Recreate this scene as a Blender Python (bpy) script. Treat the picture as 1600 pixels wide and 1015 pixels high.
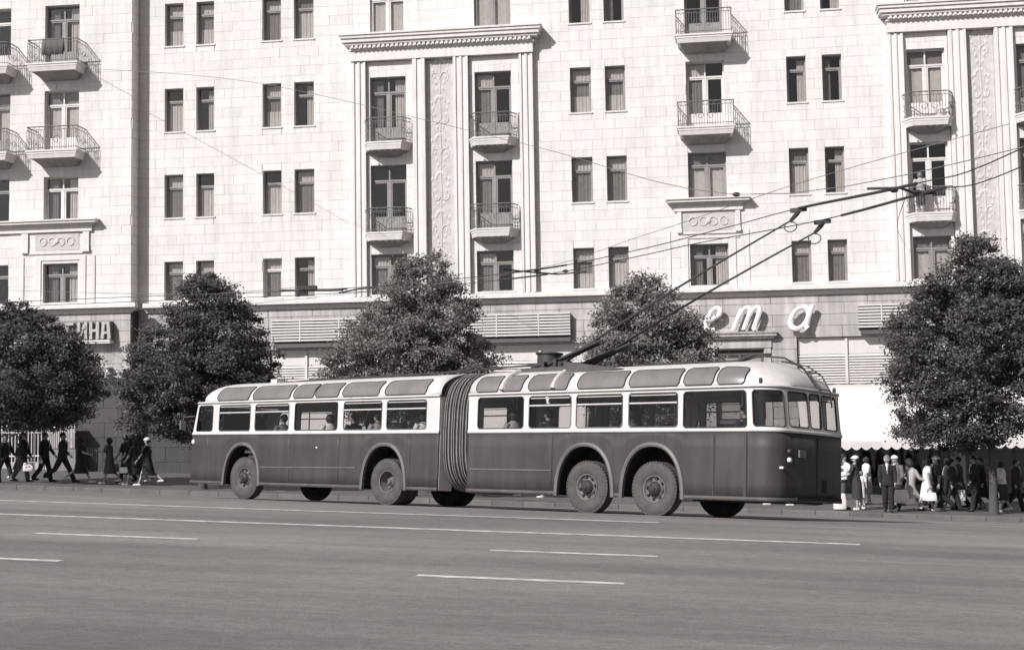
import bpy, bmesh, math, random
from mathutils import Vector, Matrix
import numpy as np

R = math.radians
scene = bpy.context.scene
for o in list(bpy.data.objects):
    bpy.data.objects.remove(o)

# ------------------------------------------------------------------ camera
CAMH = 1.715
PITCH, ROLL = R(4.099), R(-0.869)
cam_d = bpy.data.cameras.new('camera')
cam = bpy.data.objects.new('camera', cam_d)
scene.collection.objects.link(cam)
cam_d.sensor_fit = 'HORIZONTAL'
cam_d.sensor_width = 36.0
cam_d.lens = 36.0 * 2164 / 1600
cam_d.clip_start = 0.1
cam_d.clip_end = 600
_f = Vector((0, math.cos(PITCH), math.sin(PITCH)))
_u0 = Vector((0, -math.sin(PITCH), math.cos(PITCH)))
_r = math.cos(ROLL) * Vector((1, 0, 0)) + math.sin(ROLL) * _u0
_u = -math.sin(ROLL) * Vector((1, 0, 0)) + math.cos(ROLL) * _u0
m = Matrix.Identity(4)
for i in range(3):
    m[i][0], m[i][1], m[i][2] = _r[i], _u[i], -_f[i]
m[2][3] = CAMH
cam.matrix_world = m
scene.camera = cam

# ------------------------------------------------------------------ light
SUN_AZ, SUN_EL = R(44), R(36)       # sun stands behind the camera, to its left
to_sun = Vector((-math.sin(SUN_AZ) * math.cos(SUN_EL), -math.cos(SUN_AZ) * math.cos(SUN_EL), math.sin(SUN_EL)))
world = bpy.data.worlds.new('World')
scene.world = world
world.use_nodes = True
wn = world.node_tree
wn.nodes.clear()
sky = wn.nodes.new('ShaderNodeTexSky')
sky.sky_type = 'NISHITA'
sky.sun_disc = False
sky.sun_elevation = SUN_EL
sky.sun_rotation = math.atan2(to_sun.x, to_sun.y)
sky.air_density = 1.2
sky.dust_density = 2.0
bw = wn.nodes.new('ShaderNodeRGBToBW')          # black and white film
bg = wn.nodes.new('ShaderNodeBackground')
bg.inputs['Strength'].default_value = 0.07
wo = wn.nodes.new('ShaderNodeOutputWorld')
wn.links.new(sky.outputs[0], bw.inputs[0])
wn.links.new(bw.outputs[0], bg.inputs[0])
wn.links.new(bg.outputs[0], wo.inputs[0])
sun_d = bpy.data.lights.new('sun', 'SUN')
sun_d.energy = 4.8
sun_d.angle = R(0.6)
sun_d.color = (1.0, 0.985, 0.97)
sun = bpy.data.objects.new('sun', sun_d)
scene.collection.objects.link(sun)
sun.rotation_euler = to_sun.to_track_quat('Z', 'Y').to_euler()
sun.location = (-20, -20, 30)

scene.view_settings.view_transform = 'Standard'
scene.view_settings.look = 'None'
scene.view_settings.gamma = 1
scene.view_settings.use_curve_mapping = False
scene.view_settings.exposure = 0.12

# ------------------------------------------------------------------ frames of the place
# street frame: u along the facade (to the right), w away from the camera (facade at w = 0)
FA = R(8.30)
FO = Vector((0, 57, 0))
EU = Vector((math.cos(FA), -math.sin(FA), 0))
EW = Vector((math.sin(FA), math.cos(FA), 0))
FM = Matrix.Translation(FO) @ Matrix.Rotation(-FA, 4, 'Z')
GRADE = -0.0385
KERB_W = -12.1

def road_z(u, w):
    z = -1.535 + GRADE * u
    if w > -30:
        return z - .0586 * w
    if w < -34:
        return z + .0586 * 32
    t = -(w + 32)
    return z + .0586 * 32 - .0586 * (2 - t) ** 2 / 8

def pave_z(u, w=None):
    return road_z(u, KERB_W) + .14

def street(u, w, z):
    return FO + EU * u + EW * w + Vector((0, 0, z))

# ------------------------------------------------------------------ helpers
COL = scene.collection
rnd = random.Random(7)

class MB:
    def __init__(s, tr=None):
        s.v = []; s.f = []; s.tr = tr
    def add(s, vs, fs):
        b = len(s.v)
        s.v += [s.tr(*p) for p in vs] if s.tr else [tuple(p) for p in vs]
        s.f += [tuple(b + i for i in f) for f in fs]
    def box(s, x0, x1, y0, y1, z0, z1):
        s.add([(x, y, z) for z in (z0, z1) for y in (y0, y1) for x in (x0, x1)],
              [(0, 2, 3, 1), (4, 5, 7, 6), (0, 1, 5, 4), (2, 6, 7, 3), (0, 4, 6, 2), (1, 3, 7, 5)])
    def prism(s, poly, z0, z1, axis='z', top=None):
        # poly in two coordinates, extruded along the axis; top may be another polygon of the same length
        n = len(poly); top = top or poly
        def q(a, b, c):
            return {'z': (a, b, c), 'y': (a, c, b), 'x': (c, a, b)}[axis]
        s.add([q(a, b, z0) for a, b in poly] + [q(a, b, z1) for a, b in top],
              [tuple(range(n))[::-1], tuple(range(n, 2 * n))] + [(i, (i + 1) % n, n + (i + 1) % n, n + i) for i in range(n)])
    def loft(s, rings, cap=True, closed=True):
        n = len(rings[0]); vs = [p for r in rings for p in r]; fs = []
        m = n if closed else n - 1
        for k in range(len(rings) - 1):
            for i in range(m):
                j = (i + 1) % n
                fs.append((k * n + i, k * n + j, (k + 1) * n + j, (k + 1) * n + i))
        if cap:
            fs.append(tuple(range(n))[::-1]); fs.append(tuple(range((len(rings) - 1) * n, len(rings) * n)))
        s.add(vs, fs)
    def tube(s, pts, rad, n=8, cap=True, flat=1.0):
        pts = [Vector(p) for p in pts]
        if not isinstance(rad, (list, tuple)): rad = [rad] * len(pts)
        rings = []; pa = None
        for i, p in enumerate(pts):
            d = (pts[min(i + 1, len(pts) - 1)] - pts[max(i - 1, 0)])
            if d.length < 1e-9: d = Vector((0, 0, 1))
            d.normalize()
            if pa is None:
                a = d.cross(Vector((0, 0, 1)))
                if a.length < .05: a = d.cross(Vector((0, 1, 0)))
            else:
                a = pa - d * pa.dot(d)
            a.normalize(); pa = a; b = d.cross(a)
            rings.append([tuple(p + rad[i] * (math.cos(2 * math.pi * k / n) * a + flat * math.sin(2 * math.pi * k / n) * b)) for k in range(n)])
        s.loft(rings, cap)
    def lathe(s, prof, c, axis='z', n=16, cap=False):
        # prof: (radius, height along axis)
        rings = []
        for r_, h in prof:
            ring = []
            for k in range(n):
                a = 2 * math.pi * k / n
                p, q = r_ * math.cos(a), r_ * math.sin(a)
                ring.append({'z': (c[0] + p, c[1] + q, c[2] + h), 'y': (c[0] + p, c[1] + h, c[2] + q), 'x': (c[0] + h, c[1] + p, c[2] + q)}[axis])
            rings.append(ring)
        s.loft(rings, cap)
    def sphere(s, c, r_, nu=8, nv=6, sc=(1, 1, 1)):
        rings = []
        for j in range(nv + 1):
            t = math.pi * (j / nv) ; rr = max(math.sin(t), .02)
            rings.append([(c[0] + sc[0] * r_ * rr * math.cos(2 * math.pi * k / nu), c[1] + sc[1] * r_ * rr * math.sin(2 * math.pi * k / nu), c[2] - sc[2] * r_ * math.cos(t)) for k in range(nu)])
        s.loft(rings)
    def mesh(s, name, smooth=False, ang=40):
        me = bpy.data.meshes.new(name)
        me.from_pydata(s.v, [], s.f)
        bm = bmesh.new(); bm.from_mesh(me)
        bmesh.ops.recalc_face_normals(bm, faces=bm.faces)
        bm.to_mesh(me); bm.free()
        if smooth:
            me.polygons.foreach_set('use_smooth', [True] * len(me.polygons))
            try: me.set_sharp_from_angle(angle=R(ang))
            except Exception: pass
        return me
    def build(s, name, mat, parent=None, smooth=False, ang=40):
        return link(name, s.mesh(name, smooth, ang), mat, parent)

def link(name, me, mat=None, parent=None):
    if mat is not None and not me.materials: me.materials.append(mat)
    o = bpy.data.objects.new(name, me); COL.objects.link(o)
    if parent is not None: o.parent = parent
    return o
def empty(name, mat=None, parent=None):
    o = bpy.data.objects.new(name, None); COL.objects.link(o)
    o.empty_display_size = .2
    if mat is not None: o.matrix_world = mat
    if parent is not None: o.parent = parent
    return o
def tag(o, label=None, cat=None, group=None, kind=None):
    if label: o['label'] = label
    if cat: o['category'] = cat
    if group: o['group'] = group
    if kind: o['kind'] = kind
    return o
def children(o): return [c for c in bpy.data.objects if c.parent is o]

# ------------------------------------------------------------------ materials (a black and white print, slightly warm)
MATS = {}
def tint(v):
    k = min(1, v ** .5)
    return (v, v * (.90 + .065 * k), v * (.875 + .075 * k), 1)
def mat(name, v, rough=.8, var=.0, scale=3.0, metal=0, bump=0, bscale=40., streak=0, island=0, spec=.5, coat=0, detail=4):
    if name in MATS: return MATS[name]
    M = bpy.data.materials.new(name); M.use_nodes = True
    N = M.node_tree; b = N.nodes['Principled BSDF']
    b.inputs['Roughness'].default_value = rough
    b.inputs['Metallic'].default_value = metal
    b.inputs['Specular IOR Level'].default_value = spec
    b.inputs['Coat Weight'].default_value = coat
    L = N.links.new
    b.inputs['Base Color'].default_value = tint(v)
    fac = None
    def mul(a, c):
        n = N.nodes.new('ShaderNodeMath'); n.operation = 'MULTIPLY'; L(a, n.inputs[0])
        if isinstance(c, float): n.inputs[1].default_value = c
        else: L(c, n.inputs[1])
        return n.outputs[0]
    def ramp(src, lo, hi, a=.3, c=.7):
        n = N.nodes.new('ShaderNodeMapRange'); L(src, n.inputs['Value'])
        n.inputs['From Min'].default_value = a; n.inputs['From Max'].default_value = c
        n.inputs['To Min'].default_value = lo; n.inputs['To Max'].default_value = hi
        return n.outputs[0]
    geo = N.nodes.new('ShaderNodeNewGeometry')
    if var:
        n = N.nodes.new('ShaderNodeTexNoise'); n.inputs['Scale'].default_value = scale; n.inputs['Detail'].default_value = detail
        n.inputs['Roughness'].default_value = .62
        L(geo.outputs['Position'], n.inputs['Vector'])
        fac = ramp(n.outputs['Fac'], 1 - var, 1 + var)
    if streak:
        mp = N.nodes.new('ShaderNodeMapping'); mp.inputs['Scale'].default_value = (3.2, 3.2, .22)
        L(geo.outputs['Position'], mp.inputs['Vector'])
        n = N.nodes.new('ShaderNodeTexNoise'); n.inputs['Scale'].default_value = 1.6; n.inputs['Detail'].default_value = 5
        L(mp.outputs[0], n.inputs['Vector'])
        q = ramp(n.outputs['Fac'], 1 - streak, 1 + streak * .4)
        fac = q if fac is None else mul(fac, q)
    if island:
        oi = N.nodes.new('ShaderNodeObjectInfo')
        ad = N.nodes.new('ShaderNodeMath'); ad.operation = 'ADD'
        L(geo.outputs['Random Per Island'], ad.inputs[0]); L(oi.outputs['Random'], ad.inputs[1])
        fr = N.nodes.new('ShaderNodeMath'); fr.operation = 'FRACT'; L(ad.outputs[0], fr.inputs[0])
        q = ramp(fr.outputs[0], 1 - island, 1 + island, 0, 1)
        fac = q if fac is None else mul(fac, q)
    if fac is not None:
        mx = N.nodes.new('ShaderNodeMix'); mx.data_type = 'RGBA'; mx.blend_type = 'MULTIPLY'
        mx.inputs['Factor'].default_value = 1
        mx.inputs['A'].default_value = tint(v)
        L(fac, mx.inputs['B'])
        L(mx.outputs['Result'], b.inputs['Base Color'])
    if bump:
        n = N.nodes.new('ShaderNodeTexNoise'); n.inputs['Scale'].default_value = bscale; n.inputs['Detail'].default_value = 3
        L(geo.outputs['Position'], n.inputs['Vector'])
        bp = N.nodes.new('ShaderNodeBump'); bp.inputs['Strength'].default_value = bump; bp.inputs['Distance'].default_value = .02
        L(n.outputs['Fac'], bp.inputs['Height']); L(bp.outputs[0], b.inputs['Normal'])
    MATS[name] = M
    return M
def glass(name, v=.8, refl=1.0):
    if name in MATS: return MATS[name]
    M = bpy.data.materials.new(name); M.use_nodes = True
    N = M.node_tree; N.nodes.clear(); L = N.links.new
    out = N.nodes.new('ShaderNodeOutputMaterial'); t = N.nodes.new('ShaderNodeBsdfTransparent'); t.inputs[0].default_value = (v, v * .99, v * .98, 1)
    g = N.nodes.new('ShaderNodeBsdfGlossy'); g.inputs['Roughness'].default_value = .03
    lw = N.nodes.new('ShaderNodeLayerWeight'); lw.inputs['Blend'].default_value = .5
    p = N.nodes.new('ShaderNodeMath'); p.operation = 'POWER'; p.inputs[1].default_value = 4.5; L(lw.outputs['Facing'], p.inputs[0])
    k = N.nodes.new('ShaderNodeMath'); k.operation = 'MULTIPLY_ADD'; k.inputs[1].default_value = .9 * refl; k.inputs[2].default_value = .04 * refl
    L(p.outputs[0], k.inputs[0])
    mx = N.nodes.new('ShaderNodeMixShader'); L(k.outputs[0], mx.inputs[0]); L(t.outputs[0], mx.inputs[1]); L(g.outputs[0], mx.inputs[2]); L(mx.outputs[0], out.inputs[0])
    MATS[name] = M
    return M

stone = mat('pale_stone', .68, .85, var=.06, scale=.7, island=.03, bump=.15, bscale=14, streak=.10)
joint = mat('mortar', .64, .95, var=.08, scale=4)
trim = mat('carved_stone', .67, .8, var=.05, scale=1.6, streak=.10, bump=.1, bscale=20)
base_stone = mat('base_stone', .44, .8, var=.14, scale=1.1, streak=.28, island=.10, bump=.25, bscale=12)
shaded_granite = mat('shaded_granite', .05, .6, var=.16, scale=2.5, island=.16, streak=.2, bump=.15, bscale=25)  # dark stone whose tone also carries painted tree shade at the left
orn_m = mat('ornament_ground', .50, .9, var=.12, scale=3.5, bump=.5, bscale=16)
orn_r = mat('ornament_relief', .54, .85, var=.1, scale=4)
wood = mat('painted_window_wood', .24, .6, var=.12, scale=3)
wood_w = mat('pale_window_wood', .62, .6, var=.1, scale=3)
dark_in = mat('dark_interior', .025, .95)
curtain_w = mat('white_curtain', .60, .9, var=.10, scale=5)
curtain_g = mat('grey_curtain', .24, .9, var=.15, scale=5)
pane_m = glass('window_glass', .88, 1.3)
iron = mat('black_iron', .035, .6, var=.2, scale=6)
iron_g = mat('grey_iron', .16, .6, var=.2, scale=6)
asphalt = None
paint_line = mat('road_paint', .55, .8, var=.42, scale=5, detail=9)
pave_m = mat('pavement_asphalt', .11, .9, var=.16, scale=.9, bump=.4, bscale=60)
kerb_m = mat('kerb_granite', .135, .85, var=.16, scale=2.2, island=.16, bump=.4, bscale=30)
white_cloth = mat('awning_cloth', .62, .9, var=.03, scale=1.5)
white_paint = mat('white_enamel', .62, .6, var=.05, scale=4, streak=.06)
sign_w = mat('sign_white', .80, .6, var=.05, scale=5)
# bus
bus_dark = mat('bus_dark_paint', .054, .58, var=.20, scale=1.0, streak=.22, bump=.22, bscale=1.6, spec=.35, detail=9)
bus_white = mat('bus_white_paint', .60, .5, var=.06, scale=1.2, streak=.10, spec=.4)
bus_grey = mat('bus_skylight_glass', .17, .35, var=.16, scale=2.2, spec=.5)
bus_trim = mat('bus_grey_trim', .115, .5, var=.2, scale=3)
rubber = mat('rubber', .035, .85, var=.25, scale=4, bump=.2, bscale=30)
tyre_m = mat('tyre_dusty', .075, .95, var=.25, scale=5, bump=.3, bscale=40)
rim_m = mat('rim_paint', .13, .6, var=.25, scale=9)
hub_m = mat('hub_dark', .03, .6)
under = mat('underbody', .02, .95)
bellow_m = mat('bellows_canvas', .075, .95, var=.2, scale=3)
bellow_r = mat('bellows_lit_binding', .24, .8, var=.3, scale=4)  # pale binding, light on the fold edges put into its colour
chrome = mat('dull_chrome', .5, .35, metal=.8)
bus_glass = glass('bus_glass', .72, 1.2)
lampglass = mat('lamp_glass', .7, .2)

# ================================================================== ROAD
def asphalt_mat():
    M = bpy.data.materials.new('asphalt'); M.use_nodes = True
    N = M.node_tree; L = N.links.new; b = N.nodes['Principled BSDF']; b.inputs['Roughness'].default_value = .82
    b.inputs['Specular IOR Level'].default_value = .35
    tc = N.nodes.new('ShaderNodeTexCoord')
    def noise(sc, scale, det, ro=.6):
        mp = N.nodes.new('ShaderNodeMapping'); mp.inputs['Scale'].default_value = sc; L(tc.outputs['Object'], mp.inputs[0])
        n = N.nodes.new('ShaderNodeTexNoise'); n.inputs['Scale'].default_value = scale; n.inputs['Detail'].default_value = det; n.inputs['Roughness'].default_value = ro
        L(mp.outputs[0], n.inputs[0]); return n.outputs['Fac']
    def mr(src, a, c, lo, hi):
        n = N.nodes.new('ShaderNodeMapRange'); L(src, n.inputs[0]); n.inputs[1].default_value = a; n.inputs[2].default_value = c; n.inputs[3].default_value = lo; n.inputs[4].default_value = hi; return n.outputs[0]
    def mul(a, c):
        n = N.nodes.new('ShaderNodeMath'); n.operation = 'MULTIPLY'; L(a, n.inputs[0]); L(c, n.inputs[1]); return n.outputs[0]
    big = mr(noise((.35, 1, 1), .35, 6), .32, .68, .78, 1.24)       # patches
    lane = mr(noise((.05, 1.1, 1), 1.0, 4), .3, .7, .80, 1.18)     # wheel-worn streaks along the street
    fine = mr(noise((1, 1, 1), 45, 5, .8), .3, .7, .62, 1.4)      # aggregate
    mid = mr(noise((.6, 1, 1), 9, 5, .7), .3, .7, .84, 1.17)
    f = mul(mul(big, lane), mul(fine, mid))
    mx = N.nodes.new('ShaderNodeMix'); mx.data_type = 'RGBA'; mx.blend_type = 'MULTIPLY'; mx.inputs['Factor'].default_value = 1
    mx.inputs['A'].default_value = tint(.20); L(f, mx.inputs['B']); L(mx.outputs['Result'], b.inputs['Base Color'])
    bp = N.nodes.new('ShaderNodeBump'); bp.inputs['Strength'].default_value = .35; bp.inputs['Distance'].default_value = .01
    L(fine, bp.inputs['Height']); L(bp.outputs[0], b.inputs['Normal'])
    return M
asphalt = asphalt_mat()

def sheet(name, us, ws, zf, mt, parent=None):
    mb = MB(); nu = len(us)
    mb.add([(u, w, zf(u, w)) for w in ws for u in us],
           [(j * nu + i, j * nu + i + 1, (j + 1) * nu + i + 1, (j + 1) * nu + i) for j in range(len(ws) - 1) for i in range(nu - 1)])
    o = mb.build(name, mt, parent, smooth=True)
    if parent is None: o.matrix_world = FM
    return o
def frange(a, b, n): return [a + (b - a) * i / (n - 1) for i in range(n)]
road = sheet('road', frange(-90, 90, 61), frange(-80, -35, 10) + frange(-34, -30, 9) + frange(-28, KERB_W + .02, 9), road_z, asphalt)
tag(road, kind='structure')
pavement = sheet('pavement', frange(-90, 90, 61), [KERB_W + .28, -9, -6, -3, -.02, 14], lambda u, w: pave_z(u), pave_m)
tag(pavement, kind='structure')
mark = tag(empty('road_markings', FM), kind='structure')
def line(name, u0, u1, w, wd=.2, dz=.004):
    n = max(2, int((u1 - u0) / 2) + 1)
    sheet(name, frange(u0, u1, n), [w - wd / 2, w + wd / 2], lambda u, ww: road_z(u, ww) + dz, paint_line, mark)
line('lane_line', -34, 10.2, -36.15, .19)
line('lane_line', -34, 7.25, -33.2, .19)
for a, c in ((-13.0, -10.8), (-6.9, -4.7), (-.75, 1.5), (5.36, 7.47)):
    line('lane_dash', a, c, -38.98, .17)
for a, c in ((-7.2, -5.0), (-1.15, 1.09), (5.07, 7.25)):
    line('lane_dash', a, c, -41.98, .17)
line('lane_dash', -3.4, -1.3, -26.0, .2); line('lane_dash', -9.5, -7.2, -26.0, .2)
line('lane_dash', -6.5, -4.3, -29.0, .16)
line('lane_line', 13.0, 30, -23, .5); line('lane_line', 13.0, 30, -28.0, .4)

# kerb stones, each one a part of the kerb
kerb = tag(empty('kerb', FM), kind='structure')
kme = None
for i in range(-26, 26):
    u0 = i * 1.02
    if kme is None:
        mb = MB()
        mb.prism([(-.14, -.25), (.14, -.25), (.14, .0), (-.115, .0), (-.14, -.02)], -.503, .503, axis='x')
        kme = mb.mesh('kerb_stone')
    o = link('kerb_stone', kme, kerb_m, kerb)
    jz = rnd.uniform(-.006, .008)
    o.location = (u0 + .51, KERB_W + .14 + rnd.uniform(-.008, .008), pave_z(u0 + .51) + .006 + jz)
    o.rotation_euler = (0, math.atan(-GRADE), 0)

# ================================================================== BUILDING
B = empty('apartment_building', FM)
tag(B, 'long pale stone clad apartment block with balconies above a grey shop floor', 'building')
ROWT = {0: 20.18, 1: 16.42, 2: 12.655, 3: 8.89}
ROWB = {0: 18.3, 1: 14.535, 2: 10.79, 3: 7.22}
PAIRS = [(-15.05, -14.21), (-13.62, -12.82), (-10.65, -9.82), (-9.25, -8.38), (2.59, 3.46), (4.04, 4.87), (11.41, 12.19), (12.83, 13.6), (26.6, 27.45), (28.05, 28.9), (33.2, 34.05), (34.65, 35.5)]
SLAB = {0: 17.32, 1: 13.55, 2: 9.75}
AW = -.7           # plane of the projecting bay on the left
BW = -.12          # plane inside the framed bays
openings = []      # (u0,u1,z0,z1) cut through the upper wall of the main plane
wins = []          # (u0,u1,z0,z1,w,kind)
for a, c in PAIRS:
    for r_ in range(4):
        wins.append((a, c, ROWB[r_], ROWT[r_], 0, 'pair'))
for a, c in ((-5.9, -4.36), (-1.41, .13), (16.13, 17.6), (20.35, 21.85)):
    wins.append((a, c, 18.32, 20.4, BW if a < 15 else BW, 'wide'))
    wins.append((a, c, SLAB[1], ROWT[1], BW, 'door'))
    wins.append((a, c, SLAB[2], ROWT[2], BW, 'door'))
    wins.append((a, c, 7.2, ROWT[3], BW, 'wide'))
G = (7.36, 8.9)
wins += [(*G, SLAB[0], ROWT[0], 0, 'door'), (*G, SLAB[1], ROWT[1], 0, 'door'), (*G, 10.8, ROWT[2], 0, 'wide'), (*G, 7.2, ROWT[3], 0, 'wide')]
for a, c in ((-20.23, -18.65), (-23.4, -21.82)):
    wins += [(a, c, SLAB[0] + .1, ROWT[0], AW, 'door'), (a, c, SLAB[1] + .1, ROWT[1], AW, 'door'), (a, c, 10.8, ROWT[2], AW, 'wide'), (a, c, 7.2, ROWT[3], AW, 'wide')]

def subtract(rects, hole):
    a0, a1, b0, b1 = hole; out = []
    for (x0, x1, z0, z1) in rects:
        if a0 >= x1 - 1e-6 or a1 <= x0 + 1e-6 or b0 >= z1 - 1e-6 or b1 <= z0 + 1e-6:
            out.append((x0, x1, z0, z1)); continue
        if a0 > x0: out.append((x0, a0, z0, z1))
        if a1 < x1: out.append((a1, x1, z0, z1))
        m0, m1 = max(a0, x0), min(a1, x1)
        if b0 > z0: out.append((m0, m1, z0, b0))
        if b1 < z1: out.append((m0, m1, b1, z1))
    return out

TOPZ = 22.6
up_holes = [(a, c, z0, z1) for a, c, z0, z1, w, k in wins]
# shop floor openings
SHOPS = [(-10.4, -5.6), (-2.9, 3.15), (11.5, 17.3), (17.85, 23.4)]
GATE = (-22.6, -18.7)
DOOR = (8.25, 10.2)
low_holes = [(a, c, -3, 5.0) for a, c in SHOPS] + [(DOOR[0], DOOR[1], -3, 4.55)]
def wall_mesh(name, u0, u1, z0, z1, w0, w1, holes, mt):
    cuts = sorted({u0, u1} | {h[0] for h in holes if u0 < h[0] < u1} | {h[1] for h in holes if u0 < h[1] < u1})
    mb = MB()
    for i in range(len(cuts) - 1):
        rs = [(cuts[i], cuts[i + 1], z0, z1)]
        for h in holes: rs = subtract(rs, h)
        for (a, c, d, e) in rs:
            mb.box(a, c, w0, w1, d, e)
    return mb.build(name, mt, B)
A_END = -16.25
wall_mesh('wall', A_END, 42, 6.9, TOPZ, 0, .42, [h for h in up_holes], joint)
wall_mesh('bay_wall', -42, A_END, 6.9, TOPZ, AW, AW + .42, up_holes, joint)
wall_mesh('shop_wall', A_END, 42, -3, 6.9, .0, .42, low_holes, joint)
wall_mesh('bay_shop_wall', -42, A_END, -3, 6.9, AW, AW + .42, [(GATE[0], GATE[1], -3, 5.15)], joint)
mb = MB(); mb.box(A_END - .42, A_END, AW + .42, .3, -3, TOPZ); mb.build('bay_side_wall', joint, B)
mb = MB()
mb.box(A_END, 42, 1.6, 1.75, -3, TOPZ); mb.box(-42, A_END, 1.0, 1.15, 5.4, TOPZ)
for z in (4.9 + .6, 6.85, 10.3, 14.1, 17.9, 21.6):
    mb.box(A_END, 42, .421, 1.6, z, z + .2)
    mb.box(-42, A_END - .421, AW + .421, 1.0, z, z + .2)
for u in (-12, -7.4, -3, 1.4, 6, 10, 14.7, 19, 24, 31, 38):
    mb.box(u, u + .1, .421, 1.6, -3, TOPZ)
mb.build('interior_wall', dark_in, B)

# --- cladding stones
blocks = []     # (u0,u1,z0,z1,w_front,thick,mat)
CH = 3.7625 / 9
def clad(u0, u1, z0, z1, w, holes, L_=.86, ch=CH, mt='u', z_ref=7.1, thick=.03):
    k0 = math.floor((z0 - z_ref) / ch); k = k0
    while z_ref + k * ch < z1 - 1e-4:
        a, c = z_ref + k * ch, z_ref + (k + 1) * ch
        off = (.5 * L_ if k % 2 else 0) + (k * 7919 % 5) * .03
        i = math.floor((u0 - off) / L_)
        while off + i * L_ < u1 - 1e-4:
            p, q = off + i * L_, off + (i + 1) * L_
            rs = [(max(p, u0), min(q, u1), max(a, z0), min(c, z1))]
            for h in holes:
                if h[0] < q and h[1] > p and h[2] < c and h[3] > a: rs = subtract(rs, h)
            for (b0, b1, d0, d1) in rs:
                if b1 - b0 > .04 and d1 - d0 > .04: blocks.append((b0, b1, d0, d1, w, thick, mt))
            i += 1
        k += 1
clad(A_END, -6.66, 7.1, TOPZ, 0, up_holes)
clad(1.06, 15.4, 7.1, TOPZ, 0, up_holes)
clad(-6.66, 1.06, 18.2, TOPZ, 0, up_holes)
clad(15.4, 22.72, 18.0, TOPZ, 0, up_holes)
clad(22.72, 42, 7.1, TOPZ, 0, up_holes)
clad(20.22, 22.0, 7.1, 17.08, -.1, up_holes, L_=.66)
clad(-42, A_END, 7.1, TOPZ, AW, up_holes)
# framed bays (between the pilasters)
clad(-6.04, -4.06, 7.1, 17.08, -.1, up_holes, L_=.66)
clad(-1.64, .46, 7.1, 17.08, -.1, up_holes, L_=.66)
clad(16.02, 17.72, 7.1, 17.08, -.1, up_holes, L_=.66)
low = low_holes + [(GATE[0], GATE[1], -3, 5.15)]
clad(A_END, -10.4, 4.06, 6.88, 0, low, L_=1.9, ch=.46, mt='g', z_ref=4.06, thick=.05)
clad(A_END, -10.4, -3, 4.06, 0, low, L_=1.25, ch=.62, mt='d', z_ref=4.06, thick=.06)  # tree shade on this stretch is painted in with the darker stones
clad(-10.4, 42, -3, 6.88, 0, low, L_=1.9, ch=.46, mt='g', z_ref=5.0, thick=.05)
clad(-42, A_END, 3.9, 6.88, AW, low, L_=1.9, ch=.46, mt='g', z_ref=5.0, thick=.05)
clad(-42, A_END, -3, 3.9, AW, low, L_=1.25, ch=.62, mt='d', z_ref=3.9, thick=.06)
bm_ = {'u': stone, 'g': base_stone, 'd': shaded_granite}
gap = {'u': .0032, 'g': .008, 'd': .008}
def in_view(b): return -21.5 < b[0] and b[1] < 18.9 and b[3] < 19.4 and b[2] > .3
cand = [b for b in blocks if in_view(b)]
cand.sort(key=lambda b: -(b[1] - b[0]) * (b[3] - b[2]) * (1 + .01 * b[0]))
single = cand[:296]
sset = set(map(id, single))
unit = {}
for b in single:
    if b[6] not in unit:
        mb = MB(); mb.box(-.5, .5, -.5, .5, -.5, .5); unit[b[6]] = mb.mesh('block')
    o = link('block', unit[b[6]], bm_[b[6]], B)
    g = gap[b[6]]; t = b[5] + rnd.uniform(-.004, .004)
    o.location = ((b[0] + b[1]) / 2, b[4] - t / 2, (b[2] + b[3]) / 2)
    o.scale = (b[1] - b[0] - 2 * g, t, b[3] - b[2] - 2 * g)
for key, nm in (('u', 'stone_cladding'), ('g', 'shop_floor_stones'), ('d', 'shaded_granite_stones')):
    mb = MB(); g = gap[key]
    for b in blocks:
        if b[6] == key and id(b) not in sset:
            t = b[5] + rnd.uniform(-.004, .004)
            mb.box(b[0] + g, b[1] - g, b[4] - t, b[4] - .001, b[2] + g, b[3] - g)
    tag(mb.build(nm, bm_[key], B), kind='stuff')
# side face of the projecting bay
mb = MB(); z = 7.1; k = 0
while z < TOPZ:
    mb.box(A_END + .001, A_END + .03, AW + .006, -.034, z + .006, min(z + CH, TOPZ) - .006); z += CH
tag(mb.build('side_cladding', stone, B), kind='stuff')
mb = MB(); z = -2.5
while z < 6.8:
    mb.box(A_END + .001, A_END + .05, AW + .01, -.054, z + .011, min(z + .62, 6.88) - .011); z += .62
tag(mb.build('side_base_stones', shaded_granite, B), kind='stuff')

# --- belt course above the shop floor
def belt(u0, u1, w, nm='belt_course', ends=(0, 0)):
    mb = MB()
    for (p, z0, z1) in ((.10, 6.70, 6.78), (.14, 6.78, 6.88), (.34, 6.90, 7.02), (.30, 7.02, 7.10)):
        mb.box(u0 - p * ends[0], u1 + p * ends[1], w - p, w - .002, z0, z1)
    mb.build(nm, trim, B)
belt(A_END + .36, 42, -.03)
belt(-42, A_END, AW - .03, ends=(0, 1))

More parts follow.
